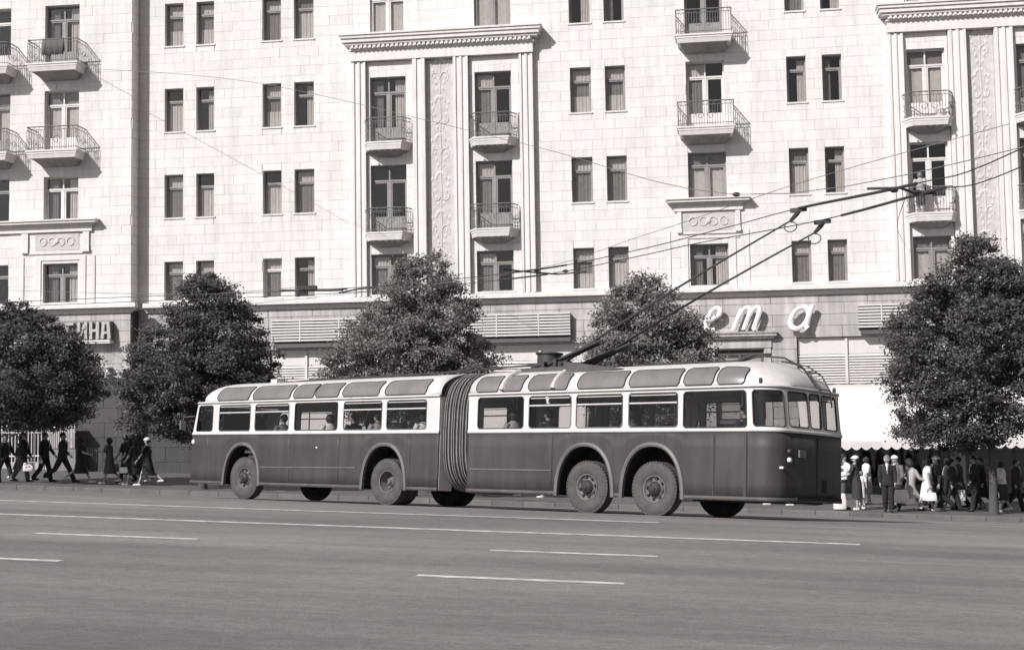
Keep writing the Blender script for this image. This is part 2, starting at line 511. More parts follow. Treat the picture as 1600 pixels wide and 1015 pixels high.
# --- windows
wcache = {}
def win_meshes(kind, W, H):
    key = (kind, round(W, 2), round(H, 2))
    if key in wcache: return wcache[key]
    t = .055; fr = MB(); d0, d1 = -.03, .05
    fr.box(-W / 2, -W / 2 + t, d0, d1, 0, H); fr.box(W / 2 - t, W / 2, d0, d1, 0, H)
    fr.box(-W / 2 + t, W / 2 - t, d0, d1, 0, t); fr.box(-W / 2 + t, W / 2 - t, d0, d1, H - t, H)
    tz = H * .70 if kind != 'door' else H * .77
    fr.box(-W / 2 + t, W / 2 - t, d0 - .012, d1, tz, tz + .07)
    if kind == 'pair':
        fr.box(-W / 2 + t, W / 2 - t, d0 + .01, d1 - .01, tz - .05, tz)
        fr.box(-W / 2 + t, -W / 2 + t + .05, d0 + .012, d1 - .01, t, tz - .05); fr.box(W / 2 - t - .05, W / 2 - t, d0 + .012, d1 - .01, t, tz - .05)
    else:
        fr.box(-.055, .055, d0 - .006, d1, t, tz)
        fr.box(-.03, .03, d0, d1, tz + .07, H - t)
        for s in (-1, 1):
            a, c = sorted((s * .055, s * (W / 2 - t)))
            fr.box(a, a + .06, d0 + .012, d1 - .01, t, tz); fr.box(c - .06, c, d0 + .012, d1 - .01, t, tz)
            fr.box(a + .06, c - .06, d0 + .012, d1 - .01, tz - .06, tz)
            if kind == 'door':
                fr.box(a + .06, c - .06, d0 + .014, d1 - .012, t, .75)
                fr.box(a + .12, c - .12, d0 + .004, d0 + .014, .18, .66)
    fm = fr.mesh('window')
    pb = MB(); pb.box(-W / 2 + t * .6, W / 2 - t * .6, .008, .016, t * .6 + (.7 if kind == 'door' else 0), H - t * .6)
    pm = pb.mesh('pane')
    sb = MB(); sb.box(-W / 2 - .05, W / 2 + .05, -.30, .0, -.07, -.005); sm = sb.mesh('sill')
    wcache[key] = (fm, pm, sm)
    return wcache[key]
ccache = {}
def curtain_mesh(x0, x1, z0, z1):
    key = tuple(round(q, 2) for q in (x0, x1, z0, z1))
    if key not in ccache:
        mb = MB(); n = 14; vs = []
        for i in range(n + 1):
            x = x0 + (x1 - x0) * i / n; y = .02 * math.sin(i * 2.4) + .006 * math.sin(i * 5.1)
            vs += [(x, y, z0), (x, y, z1)]
        mb.add(vs, [(2 * i, 2 * i + 2, 2 * i + 3, 2 * i + 1) for i in range(n)])
        ccache[key] = mb.mesh('curtain', True)
    return ccache[key]
fm_two = {}
for (a, c, z0, z1, w, kind) in wins:
    W, H = c - a, z1 - z0
    fm, pm, sm = win_meshes(kind, W, H)
    pale = rnd.random() < (.22 if kind != 'pair' else .12)
    if pale:
        if fm.name not in fm_two:
            q = fm.copy(); q.materials.clear(); fm_two[fm.name] = q
        f_ = link('window', fm_two[fm.name], wood_w, B)
    else:
        f_ = link('window', fm, wood, B)
    f_.location = ((a + c) / 2, w + .23 if w > -.5 else w + .23, z0)
    link('pane', pm, pane_m, f_)
    if kind != 'door':
        s_ = link('sill', sm, trim if kind == 'pair' else trim, f_)
    # curtains behind the glass
    t_ = rnd.random(); tz = H * (.70 if kind != 'door' else .77)
    def cur(x0, x1, y0, y1, mt, dy=.13):
        me = curtain_mesh(x0, x1, y0, y1)
        if me.materials and me.materials[0] is not mt:
            me = me.copy(); me.materials.clear()
        o = link('curtain', me, mt, f_); o.location = (0, dy, 0)
    hw = W / 2 - .04
    base = .06 if kind != 'door' else .72
    if kind == 'pair':
        if t_ < .62: cur(-hw, hw, tz + .05, H - .06, curtain_w if t_ < .45 else curtain_g, .06)
        if t_ < .30: cur(-hw, hw, .06, tz * .55, curtain_w, .06); cur(-hw, hw, tz * .5, tz, curtain_g, .10)
        elif t_ < .50: cur(-hw, hw, .06, tz, curtain_g, .07)
        elif t_ < .72: cur(-hw, hw, .06, tz * .95, curtain_w, .07)
        elif t_ < .86: cur(-hw, -hw * .1, .06, H - .1, curtain_g, .12)
        else: cur(hw * .1, hw, .06, H - .1, curtain_w, .10)
    else:
        if t_ < .40:
            cur(-hw, -hw * .35, base, H - .08, curtain_g, .10); cur(hw * .35, hw, base, H - .08, curtain_w, .10)
        elif t_ < .6: cur(-hw, 0, base, H - .08, curtain_g, .08); cur(-hw, 0, tz + .06, H - .08, curtain_w, .07)
        elif t_ < .88: cur(-hw, hw, base, tz, curtain_w, .10); cur(-hw, hw, tz + .05, H - .06, curtain_g, .08)

# --- pilasters and framed bays
def pilaster(u0, u1, z0, z1, w0, proj, flutes=2):
    mb = MB(); W = u1 - u0
    mb.box(u0, u1, w0 - proj + .05, w0, z0, z1)
    n = flutes; g = W / (n * 2 + 1)
    for i in range(n + 1):
        mb.box(u0 + 2 * i * g + .012, u0 + (2 * i + 1) * g - .0, w0 - proj, w0 - proj + .05, z0 + .02, z1 - .001)
    zz = z0 + .4
    return mb.build('pilaster', trim, B)
def framed_bay(us, right=True):
    for (a, c, pr, n) in us: pilaster(a, c, 7.104, 17.08, -.002, pr, n)
framed_bay([(-6.66, -6.06, .30, 2), (-4.04, -3.50, .34, 1), (-2.30, -1.66, .34, 2), (.48, 1.06, .30, 2)])
framed_bay([(15.40, 16.0, .30, 2), (17.74, 18.42, .34, 2), (19.5, 20.2, .34, 2), (22.04, 22.72, .30, 2)])
def big_cornice(u0, u1, zt, ends=(1, 1)):
    mb = MB()
    for (p, a, c) in ((.36, -1.10, -.66), (.42, -.66, -.60), (.58, -.46, -.36), (.66, -.36, -.20), (.72, -.20, -.08), (.77, -.08, 0)):
        mb.box(u0 - (p - .33) * ends[0], u1 + (p - .33) * ends[1], -p, -.032, zt + a, zt + c)
    mb.box(u0, u1, -.5, -.034, zt - .60, zt - .46)
    o = mb.build('cornice', trim, B)
    db = MB(); n = int((u1 - u0) / .19)
    for i in range(n):
        x = u0 + (u1 - u0) * (i + .25) / n
        db.box(x, x + .10, -.56, -.501, zt - .585, zt - .462)
    tag(link('dentil_row', db.mesh('dentil_row'), trim, o), kind='stuff')
big_cornice(-6.66, 1.06, 18.2)
big_cornice(15.42, 22.7, 18.2)
# ornament panels: pale vine relief on a rough ground
def ornament(u0, u1, z0, z1, w):
    mb = MB(); mb.box(u0 + .002, u1 - .002, w - .04, -.002, z0, z1); p = mb.build('ornament_panel', orn_m, B)
    rl = MB(); cu = (u0 + u1) / 2; hw = (u1 - u0) / 2 - .12; z = z0 + .4; k = 0
    y = w - .032
    while z < z1 - 1.4:
        for s in (-1, 1):
            pts = []
            for i in range(15):
                t = i / 14; ang = t * 4.6; rr = hw * .62 * (1 - .72 * t)
                pts.append((cu + s * (hw * .5 - math.cos(ang) * rr * .8), y, z + .62 + math.sin(ang) * rr * 1.25 * (1 if k % 2 else -1)))
            rl.tube(pts, [.045 - .022 * i / 14 for i in range(15)], 5)
            for i in range(5):
                a_ = .5 + i * .5
                rl.sphere((cu + s * hw * (.25 + .13 * i), y, z + .2 + .26 * i), .075, 6, 4, (1, .4, 1.5))
        rl.tube([(cu, y, z), (cu + .03, y, z + .7), (cu, y, z + 1.5)], .035, 5)
        for i in range(7):
            a_ = math.pi * i / 6
            rl.sphere((cu + .2 * math.cos(a_), y, z + 1.3 + .2 * math.sin(a_)), .08, 6, 4, (1, .4, 1.4))
        z += 1.62; k += 1
    tag(rl.build('relief', orn_r, p, True), kind='stuff')
ornament(-3.49, -2.31, 7.11, 17.05, -.03)
ornament(18.43, 19.49, 7.11, 17.05, -.03)
# small cornices with frieze over the first upper floor windows
def pediment(u0, u1, w, left_open=False):
    mb = MB(); zt = 10.74
    for (p, a, c) in ((.14, -.50, -.26), (.24, -.22, -.16), (.40, -.16, -.06), (.46, -.06, 0)):
        e = p - .14
        mb.box(u0 - (0 if left_open else e), u1 + e, w - p, w - .031, zt + a, zt + c)
    mb.box(u0, u1, w - .18, w - .033, zt - .26, zt - .22)
    mb.build('cornice', trim, B)
    return zt
pediment(6.74, 9.52, 0)
mb = MB()
for a, c in ((6.86, 7.04), (9.22, 9.40)):
    mb.box(a, c, -.11, -.031, 9.36, 10.24); mb.box(a - .02, c + .02, -.15, -.112, 9.36, 9.5)
mb.box(7.041, 9.219, -.09, -.031, 9.30, 9.42); mb.box(6.9, 9.36, -.07, -.033, 9.12, 9.22)
for a, c in ((7.06, 7.28), (8.98, 9.2)): mb.box(a, c, -.07, -.033, 7.12, 9.12)
mb.build('window_surround', trim, B)
for a, c in ((6.5, 6.58), (9.66, 9.74)):
    mb = MB(); mb.box(a, c, -.06, -.033, 7.12, 9.45); mb.build('wall_strip', trim, B)
def small_panel(u0, u1, z0, z1, w):
    mb = MB(); mb.box(u0, u1, w - .05, w - .031, z0, z1); p = mb.build('ornament_panel', orn_m, B)
    rl = MB(); cu = (u0 + u1) / 2
    for s in (-1, 1):
        for q in (0, 1):
            pts = [(cu + s * (.2 + q * .42 + .16 * math.cos(i * .45)), w - .055, (z0 + z1) / 2 + (.17 * math.sin(i * .45)) * (1 if q else -1)) for i in range(14)]
            rl.tube(pts, .028, 5)
    rl.sphere((cu, w - .055, (z0 + z1) / 2), .12, 8, 5, (1, .5, 1))
    link('relief', rl.mesh('relief', True), orn_r, p)
small_panel(7.1, 9.16, 9.44, 10.2, 0)
pediment(-26.9, -17.98, AW, True)
for a, c in ((-21.2, -20.9), (-18.4, -18.12), (-24.2, -23.9)):
    mb = MB(); mb.box(a, c, AW - .11, AW - .031, 9.36, 10.24); mb.box(a - .02, c + .02, AW - .15, AW - .112, 9.36, 9.5); mb.build('frieze_block', trim, B)
mb = MB(); mb.box(-20.89, -18.41, AW - .09, AW - .031, 9.30, 9.42); mb.build('frieze_rail', trim, B)
mb = MB()
for a, c in ((-20.6, -20.32), (-18.52, -18.28)): mb.box(a, c, AW - .07, AW - .033, 7.12, 9.02)
mb.box(-20.6, -18.28, AW - .07, AW - .033, 9.02, 9.2); mb.build('window_surround', trim, B)
for a, c in ((-21.22, -21.1), (-17.98, -17.86)):
    mb = MB(); mb.box(a, c, AW - .07, AW - .033, 7.12, 9.2); mb.build('wall_strip', trim, B)
small_panel(-20.6, -18.6, 9.46, 10.2, AW)

# --- balconies
def rail_path(mb, pts, z, h):
    for i in range(len(pts) - 1):
        p, q = Vector((*pts[i], 0)), Vector((*pts[i + 1], 0)); n = max(2, int((q - p).length / .105))
        for zz, r_ in ((z + h, .024), (z + h - .14, .014), (z + .1, .016)):
            mb.tube([(p.x, p.y, zz), (q.x, q.y, zz)], r_, 5)
        for k in range(n + 1):
            s = p.lerp(q, k / n)
            mb.box(s.x - .008, s.x + .008, s.y - .008, s.y + .008, z, z + h - .14)
        for k in range(n // 2):
            s = p.lerp(q, (k + .5) / (n // 2)); mb.tube([(s.x + .05 * math.cos(t_) * abs((q - p).normalized().x), s.y + .05 * math.cos(t_) * abs((q - p).normalized().y), z + h - .07 + .05 * math.sin(t_)) for t_ in frange(0, 6.28, 9)], .007, 4, cap=False)
        # scroll work in the middle of each side
        m_ = p.lerp(q, .5); L_ = (q - p).length; dr = (q - p).normalized()
        for s_ in (-1, 1):
            pts2 = []
            for k in range(15):
                t_ = k / 14; a_ = t_ * 7; rr = min(.2, L_ * .25) * (1 - .7 * t_)
                c_ = s_ * (min(.22, L_ * .26)) + rr * math.cos(a_) * s_
                pts2.append((m_.x + dr.x * c_, m_.y + dr.y * c_, z + h * .42 + rr * math.sin(a_)))
            mb.tube(pts2, .011, 4)
def scale_poly(poly, f, f2=None):
    f2 = f if f2 is None else f2
    cx = sum(p[0] for p in poly) / len(poly)
    yb = max(p[1] for p in poly)
    return [(cx + (x - cx) * f, yb + (y - yb) * f2) for x, y in poly]
def balcony(cu, zt, w, octo):
    if octo:
        d = .72; poly = [(cu - 1.06, w - .1), (cu - .74, w - d), (cu + .74, w - d), (cu + 1.06, w - .1)]
    else:
        d = 1.0; poly = [(cu - 1.16, w - .032), (cu - 1.16, w - d), (cu + 1.16, w - d), (cu + 1.16, w - .032)]
    if octo: poly = [(cu - 1.06, w - .002)] + poly + [(cu + 1.06, w - .002)]
    mb = MB()
    mb.prism(scale_poly(poly, 1.0), zt - .07, zt)
    mb.prism(scale_poly(poly, .965), zt - .16, zt - .07)
    mb.prism(scale_poly(poly, .90), zt - .34, zt - .16, top=scale_poly(poly, .95))
    s = mb.build('balcony', trim, B)
    bk = MB()
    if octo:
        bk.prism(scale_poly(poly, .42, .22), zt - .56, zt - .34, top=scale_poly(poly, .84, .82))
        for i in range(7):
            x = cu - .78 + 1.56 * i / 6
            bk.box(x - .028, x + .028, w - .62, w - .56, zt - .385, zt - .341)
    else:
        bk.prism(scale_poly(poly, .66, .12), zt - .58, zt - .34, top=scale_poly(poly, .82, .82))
    bk.build('bracket', mat('shaded_bracket_stone', .27, .9, var=.2, scale=3), s)  # shade under the slab painted in as a darker stone tone
    rb = MB(); k = .05
    if octo:
        pp = [(poly[1][0] + k, poly[1][1] + .02), (poly[2][0] + k * .5, poly[2][1] + k), (poly[3][0] - k * .5, poly[3][1] + k), (poly[4][0] - k, poly[4][1] + .02)]
    else:
        pp = [(poly[0][0] + k, poly[0][1]), (poly[1][0] + k, poly[1][1] + k), (poly[2][0] - k, poly[2][1] + k), (poly[3][0] - k, poly[3][1])]
    rail_path(rb, pp, zt + .001, 1.0)
    rb.build('railing', iron_g, s)
    # thin mesh panel behind the rails, as on the print
    return s
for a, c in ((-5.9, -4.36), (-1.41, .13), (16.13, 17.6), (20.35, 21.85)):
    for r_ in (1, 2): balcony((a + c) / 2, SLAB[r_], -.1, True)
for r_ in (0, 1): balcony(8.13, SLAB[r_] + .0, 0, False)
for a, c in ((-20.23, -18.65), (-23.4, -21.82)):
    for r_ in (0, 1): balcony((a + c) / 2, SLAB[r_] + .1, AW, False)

# --- shop floor joinery: shop windows, slatted transoms, door
shop_frame = mat('shop_frame', .10, .5, var=.1)
for (a, c) in SHOPS:
    mb = MB(); W = c - a
    n = 3
    for i in range(n + 1):
        x = a + .04 + (W - .08) * i / n
        mb.box(x - .04, x + .04, .16, .24, -2.2, 4.99)
    mb.box(a + .001, c - .001, .161, .239, 2.9, 3.1); mb.box(a + .001, c - .001, .161, .239, -1.25, -.9)
    f_ = mb.build('shop_window', shop_frame, B)
    pb = MB(); pb.box(a + .05, c - .05, .195, .205, -.9, 2.9); pb.build('pane', pane_m, f_)
    # white transom boards and slats above the awning
    tb = MB(); tb.box(a + .05, c - .05, .12, .155, 4.32, 4.97); tb.build('transom_board', white_paint, f_)
    sl = MB()
    for i in range(11):
        z = 3.15 + i * .107
        sl.add([(a + .05, .07, z), (c - .05, .07, z), (c - .05, .14, z + .085), (a + .05, .14, z + .085)], [(0, 1, 2, 3)])
        sl.add([(a + .05, .07, z - .012), (c - .05, .07, z - .012), (c - .05, .14, z + .073), (a + .05, .14, z + .073)], [(0, 3, 2, 1)])
    for i in range(1, n + 0):
        x = a + W * i / n; sl.box(x - .05, x + .05, .04, .069, 3.12, 4.95)
    sl.build('slat_blind', white_paint, f_)
# door with its own cornice
mb = MB(); a, c = DOOR
mb.box(a, a + .12, .1, .2, -2, 4.5); mb.box(c - .12, c, .1, .2, -2, 4.5); mb.box(a + .12, c - .12, .1, .2, 4.36, 4.5); mb.box(a + .12, c - .12, .1, .2, 1.6, 1.75); mb.box((a + c) / 2 - .05, (a + c) / 2 + .05, .1, .2, -2, 4.36)
d_ = mb.build('shop_door', shop_frame, B)
pb = MB(); pb.box(a + .1, c - .1, .145, .155, -1.4, 4.4); pb.build('pane', pane_m, d_)
cb = MB(); cb.box(a + .12, c - .12, .24, .26, 1.8, 4.36); cb.build('curtain', curtain_w, d_)
mb = MB()
mb.box(7.95, 10.5, -.12, -.052, 4.62, 5.0); mb.box(7.85, 10.6, -.26, -.052, 5.0, 5.08); mb.box(7.75, 10.7, -.34, -.052, 5.08, 5.2); mb.box(7.7, 10.75, -.38, -.052, 5.2, 5.27)
mb.box(7.98, 8.24, -.1, -.052, -1.6, 4.6); mb.box(10.21, 10.47, -.1, -.052, -1.6, 4.6)
mb.build('door_surround', base_stone, B)
# passage behind the gate
mb = MB()
mb.box(GATE[0] - .3, GATE[0], AW + .421, 9, -3, 5.4); mb.box(GATE[1], GATE[1] + .3, AW + .421, 9, -3, 5.4); mb.box(GATE[0], GATE[1], AW + .421, 9, 5.2, 5.4)
mb.build('passage_wall', base_stone, B)

def facade_thing(name, label, cat, group=None):
    return tag(empty(name, FM), label, cat, group)

# awnings over the shop windows (white cloth with a scalloped edge)
def awning(u0, u1, label):
    t = facade_thing('awning', label, 'awning', 'white cloth awnings over the shop windows')
    z0, z1, w0, w1 = 3.1, .82, -.06, -2.3
    zt = pave_z((u0 + u1) / 2)
    mb = MB(); n = int((u1 - u0) / .5)
    rows = 8; vs = []
    for j in range(rows + 1):
        s = j / rows
        for i in range(n * 2 + 1):
            x = u0 + (u1 - u0) * i / (n * 2)
            sag = -.05 * math.sin(math.pi * s) * (1 + .3 * math.sin(i * 1.7))
            vs.append((x, w0 + (w1 - w0) * s, z0 + (z1 - z0) * s + sag + .012 * math.sin(i * 2.3 + j)))
    N_ = n * 2 + 1
    mb.add(vs, [(j * N_ + i, j * N_ + i + 1, (j + 1) * N_ + i + 1, (j + 1) * N_ + i) for j in range(rows) for i in range(N_ - 1)])
    o = mb.build('canvas', white_cloth, t, True)
    so = o.modifiers.new('thick', 'SOLIDIFY'); so.thickness = .012
    vb = MB(); m_ = int((u1 - u0) / .36); vs = []; fs = []; k = 0
    for i in range(m_):
        a = u0 + (u1 - u0) * i / m_; c = u0 + (u1 - u0) * (i + 1) / m_
        for q in range(7):
            x = a + (c - a) * q / 6; hh = .16 + .12 * math.sin(math.pi * q / 6)
            vs += [(x, w1 - .015, z1 + .02), (x, w1 - .015 + .02 * math.sin(i * 1.3), z1 - hh)]
        for q in range(6): fs.append((k + 2 * q, k + 2 * q + 2, k + 2 * q + 3, k + 2 * q + 1))
        k += 14
    vb.add(vs, fs); o = vb.build('valance', white_cloth, t)
    so = o.modifiers.new('thick', 'SOLIDIFY'); so.thickness = .01
    fb = MB()
    for x in (u0 + .02, (u0 + u1) / 2, u1 - .02):
        fb.tube([(x, -.055, .6), (x, w1 + .03, z1 - .03)], .02, 6)
    fb.tube([(u0, w1 + .02, z1 - .03), (u1, w1 + .02, z1 - .03)], .022, 6)
    fb.build('frame', iron_g, t, True)
awning(11.45, 17.35, 'white scalloped cloth awning over the shop window below the script sign')
awning(-2.95, 3.2, 'white cloth awning over the shop window behind the joint of the trolleybus')
awning(-10.45, -5.55, 'white cloth awning over the shop window behind the front half of the trolleybus')
awning(17.75, 23.5, 'white cloth awning behind the trunk of the kerbside tree past the script sign')

# slatted white sign boards
def slat_board(u0, u1, label):
    t = facade_thing('slatted_sign_board', label, 'sign board', 'white slatted boards under the belt course')
    mb = MB(); mb.box(u0 + .02, u1 - .02, -.30, -.052, 5.28, 6.24); mb.build('backing', mat('slat_back', .10, .8, var=.1), t)
    sm = MB(); sm.box(u0, u1, -.36, -.31, -.036, .036); sme = sm.mesh('slat')
    for i in range(8):
        o = link('slat', sme, white_paint, t); o.location = (0, rnd.uniform(-.006, .006), 5.29 + .065 + i * .122)
    for x in (u0 + (u1 - u0) * .3, u0 + (u1 - u0) * .7):
        mb = MB(); mb.box(x - .02, x + .02, -.37, -.345, 5.3, 6.25); mb.build('batten', white_paint, t)
    mb = MB(); mb.box(u0 + .1, u1 + .0, -.34, -.053, 5.06, 5.22); mb.build('shutter_box', shop_frame, t)
slat_board(-1.9, 2.45, 'white slatted board above the shop awning behind the bellows')
slat_board(13.9, 16.9, 'white slatted board beside the last letter of the script sign')
slat_board(-10.2, -6.0, 'white slatted board above the shop between the two leafy trees at the front half')

# script sign
def script_sign():
    t = facade_thing('script_sign', 'white script letter sign reading кета on the grey shop wall', 'sign')
    z0, h = 5.28, 1.0; sl = .34
    def st(u0, pts, name):
        mb = MB(lambda x, y, z: (u0 + x + sl * (z), y, z0 + z))
        for p, rad in pts:
            mb.tube([(x * h, -.36, z * h) for x, z in p], rad, 8)
        mb.build('letter', sign_w, t, True)
    def arc(cx, cz, rx, rz, a0, a1, n=14): return [(cx + rx * math.cos(R(a)), cz + rz * math.sin(R(a))) for a in frange(a0, a1, n)]
    st(6.55, [([(0, .05), (0, 1.0)], .105), ([(.03, .45), (.22, .55), (.45, .95)], .09), ([(.12, .52), (.3, .35), (.45, .06), (.55, .1)], .09)], 'k')
    st(7.72, [([(.02, .42), (.28, .5), (.5, .66)] + arc(.33, .70, .2, .26, 0, 180, 9) + arc(.36, .45, .3, .40, 180, 300, 9), .105)], 'e')
    st(9.0, [([(.0, .06), (.02, .5), (.06, .92)], .105), ([(.06, .6)] + arc(.26, .72, .17, .22, 160, 0, 8) + [(.42, .5), (.40, .06)], .105), ([(.44, .6)] + arc(.64, .72, .17, .22, 160, 0, 8) + [(.80, .4), (.78, .12), (.86, .06)], .105)], 'm')
    st(11.1, [(arc(.36, .48, .33, .43, 40, 400, 20), .105), ([(.72, .98), (.70, .5), (.70, .16), (.80, .06)], .105)], 'a')
    mb = MB()
    for u in (6.7, 7.1, 8.0, 8.3, 9.2, 9.6, 10.0, 11.4, 11.9): mb.tube([(u, -.05, 5.7), (u + .1, -.28, 5.75)], .015, 5)
    mb.build('stand_off', iron, t)
script_sign()
# block letter sign on the projecting bay
def block_sign():
    t = facade_thing('block_letter_sign', 'pale block letter sign reading ЕИНА on a white ledge beside the bay corner', 'sign')
    w = AW - .38
    def bars(u0, segs):
        mb = MB()
        for (x0, z0, x1, z1, th) in segs:
            d = Vector((x1 - x0, 0, z1 - z0)); n = Vector((-d.z, 0, d.x)).normalized() * th / 2
            p = [(u0 + x0 - n.x, 5.58 + z0 - n.z), (u0 + x0 + n.x, 5.58 + z0 + n.z), (u0 + x1 + n.x, 5.58 + z1 + n.z), (u0 + x1 - n.x, 5.58 + z1 - n.z)]
            mb.prism(p, w - .05, w + .05, axis='y')
        mb.build('letter', mat('letter_face', .42, .6, var=.15, scale=6), t)
    H_ = .72; T = .13
    bars(-18.98, [(.06, 0, .06, H_, T), (.125, .06, .34, .06, .115), (.125, .36, .3, .36, .11), (.125, .66, .34, .66, .115)])
    bars(-18.46, [(.06, 0, .06, H_, T), (.37, 0, .37, H_, T), (.126, .1, .304, .62, .1)])
    bars(-17.92, [(.06, 0, .06, H_, T), (.36, 0, .36, H_, T), (.126, .36, .294, .36, .11)])
    bars(-17.40, [(.05, 0, .11, H_, T), (.36, 0, .30, H_, T), (.13, .26, .28, .26, .1), (.176, .665, .234, .665, .11)])
    mb = MB(); mb.box(-21.6, -16.98, AW - .5, AW - .062, 5.46, 5.52); mb.box(-21.6, -16.98, AW - .46, AW - .064, 5.39, 5.458); mb.build('ledge', sign_w, t)
    mb = MB(); mb.box(-21.5, -17.02, AW - .30, AW - .063, 5.525, 6.33); mb.build('backing', mat('letter_back', .16, .8, var=.2), t)
block_sign()
# wall lamp
t = facade_thing('wall_lamp', 'small white lamp fixed to the grey wall below the block letters', 'lamp')
mb = MB(); c = (-17.2, AW - .2, 4.25)
mb.lathe([(.02, .18), (.17, .14), (.15, .10), (.06, .07), (.06, -.1), (.13, -.14), (.13, -.18), (.01, -.18)], c, 'z', 12); mb.build('shade', sign_w, t, True)
mb = MB(); mb.tube([(-17.2, AW - .06, 4.3), (-17.2, AW - .2, 4.44), (-17.2, AW - .2, 4.4)], .02, 6); mb.build('arm', iron, t)
# gate with bars in the passage
t = facade_thing('iron_gate', 'pale iron bar gate with rosettes in the passage under the block letters', 'gate')
gi = mat('gate_paint', .55, .6, var=.15)
gz0 = pave_z(-20.5)
mb = MB()
for z in (gz0 + .55, gz0 + 1.55, gz0 + 2.05): mb.box(GATE[0] + .02, GATE[1] - .02, -.42, -.37, z, z + .06)
mb.build('rail', gi, t)
bar_me = MB()
bar_me.box(-.016, .016, -.016, .016, .3, 2.3); bar_me.sphere((0, 0, 2.36), .03, 6, 4, (1, 1, 2)); bar_me = bar_me.mesh('bar')
x = GATE[0] + .1
while x < GATE[1] - .05:
    o = link('bar', bar_me, gi, t); o.location = (x, -.395, gz0); x += .15
mb = MB()
for i in range(9):
    x = GATE[0] + .3 + i * .42; mb.lathe([(.10, -.01), (.16, -.01), (.16, .01), (.10, .01), (.10, -.01)], (x, -.395, gz0 + 1.81), 'y', 12)
mb.build('rosette', gi, t)
mb = MB(); mb.box(GATE[0] + .01, GATE[1] - .01, -.55, -.3, gz0 - .3, gz0 + .32); mb.build('plinth', base_stone, t)
# pale poster board and slatted stall by the gate
t = facade_thing('notice_board', 'white notice board standing in front of the gate bars', 'notice board')
mb = MB(); mb.box(-20.35, -19.75, AW - .6, AW - .56, gz0 + 2.0, gz0 + 2.42); mb.build('panel', sign_w, t)
mb = MB(); mb.box(-20.3, -20.26, AW - .59, AW - .55, gz0 - .05, gz0 + 2.0); mb.box(-19.84, -19.8, AW - .59, AW - .55, gz0 - .05, gz0 + 2.0); mb.build('post', iron_g, t)
t = facade_thing('slatted_stall', 'small grey slatted street stall with a white counter rail beside the wall', 'stall')
mb = MB()
for i in range(14):
    x = -19.45 + i * .085
    mb.box(x, x + .05, AW - .95, AW - .92, gz0 + .9, gz0 + 1.75)
mb.build('slat', mat('stall_slat', .4, .8, var=.1), t)
mb = MB(); mb.box(-19.5, -18.25, AW - 1.02, AW - .3, gz0 + 1.76, gz0 + 1.83); mb.build('counter', sign_w, t)
mb = MB(); mb.box(-19.48, -18.27, AW - .9, AW - .32, gz0 - .05, gz0 + .89); mb.build('body', mat('stall_body', .2, .8, var=.2), t)
# courtyard house behind the passage
t = facade_thing('courtyard_house', 'pale courtyard wall seen through the gate passage', 'building')
mb = MB(); mb.box(-40, -10, 16, 16.4, -3, 12); mb.build('wall', trim, t)

# ================================================================== TROLLEYBUS
# bus frame: s forward (towards the left of the photo), lat from the near side (0) to the far side (WB), z up
WB = 2.75
hd = R(41.36)
BX = Vector((-math.cos(hd), math.sin(hd), .0026)).normalized()
BY = Vector((math.sin(hd), math.cos(hd), -.066)); BY = (BY - BX * BY.dot(BX)).normalized()
BZ = BY.cross(BX).normalized()
BO = Vector((0, 29.7, -.117))
BM = Matrix.Identity(4)
for i in range(3):
    BM[i][0], BM[i][1], BM[i][2], BM[i][3] = BX[i], -BY[i], BZ[i], BO[i]
def bl(s, lat, z): return (s, -lat, z)
def bus_world(s, lat, z): return BO + BX * s + BY * lat + BZ * z
BUS = tag(empty('trolleybus', BM), 'dark two-tone articulated trolleybus with white window band and raised poles', 'trolleybus')
def bmb(): return MB(bl)
ZS, ZG, ZK = 1.685, 2.48, .37           # sill, gutter, skirt

def outline(front):
    pts = []
    if front:
        pts.append((2.33, 0))
        for a in frange(0, 90, 9): pts.append((11.45 + .48 * math.sin(R(a)), .48 - .48 * math.cos(R(a))))
        for q in frange(0, 1, 9)[1:]:
            l_ = .48 + (WB - .96) * q; pts.append((11.93 + .10 * (1 - (2 * q - 1) ** 2), l_))
        for a in frange(90, 0, 9)[1:]: pts.append((11.45 + .48 * math.sin(R(a)), WB - .48 + .48 * math.cos(R(a))))
        pts.append((2.33, WB))
    else:
        pts.append((1.43, 0))
        for a in frange(0, 90, 10): pts.append((-5.93 - .42 * math.sin(R(a)), .42 - .42 * math.cos(R(a))))
        for q in frange(0, 1, 9)[1:]:
            l_ = .42 + (WB - .84) * q; pts.append((-6.35 - .06 * (1 - (2 * q - 1) ** 2), l_))
        for a in frange(90, 0, 10)[1:]: pts.append((-5.93 - .42 * math.sin(R(a)), WB - .42 + .42 * math.cos(R(a))))
        pts.append((1.43, WB))
    acc = [0]
    for i in range(1, len(pts)): acc.append(acc[-1] + math.dist(pts[i], pts[i - 1]))
    return pts, acc
OUT = {True: outline(True), False: outline(False)}
def on(front, t):
    pts, acc = OUT[front]
    if t <= 0: return pts[0]
    for i in range(1, len(acc)):
        if t <= acc[i]:
            k = (t - acc[i - 1]) / (acc[i] - acc[i - 1])
            return (pts[i - 1][0] + (pts[i][0] - pts[i - 1][0]) * k, pts[i - 1][1] + (pts[i][1] - pts[i - 1][1]) * k)
    return pts[-1]
def lean(s, z):
    if s > 10.9 and z > ZS: return s - .26 * (z - ZS) * min(1, (s - 10.9) / .9)
    if s > 10.9: return s + .03 * min(1, (s - 10.9) / .6) * math.sin(math.pi * (z - ZK) / (ZS - ZK))
    if s < -5.4 and z > ZS: return s + .10 * (z - ZS) * min(1, (-5.4 - s) / .8)
    return s
def tof(front, s): return abs(s - (2.33 if front else 1.43))     # t on the near side for a given s
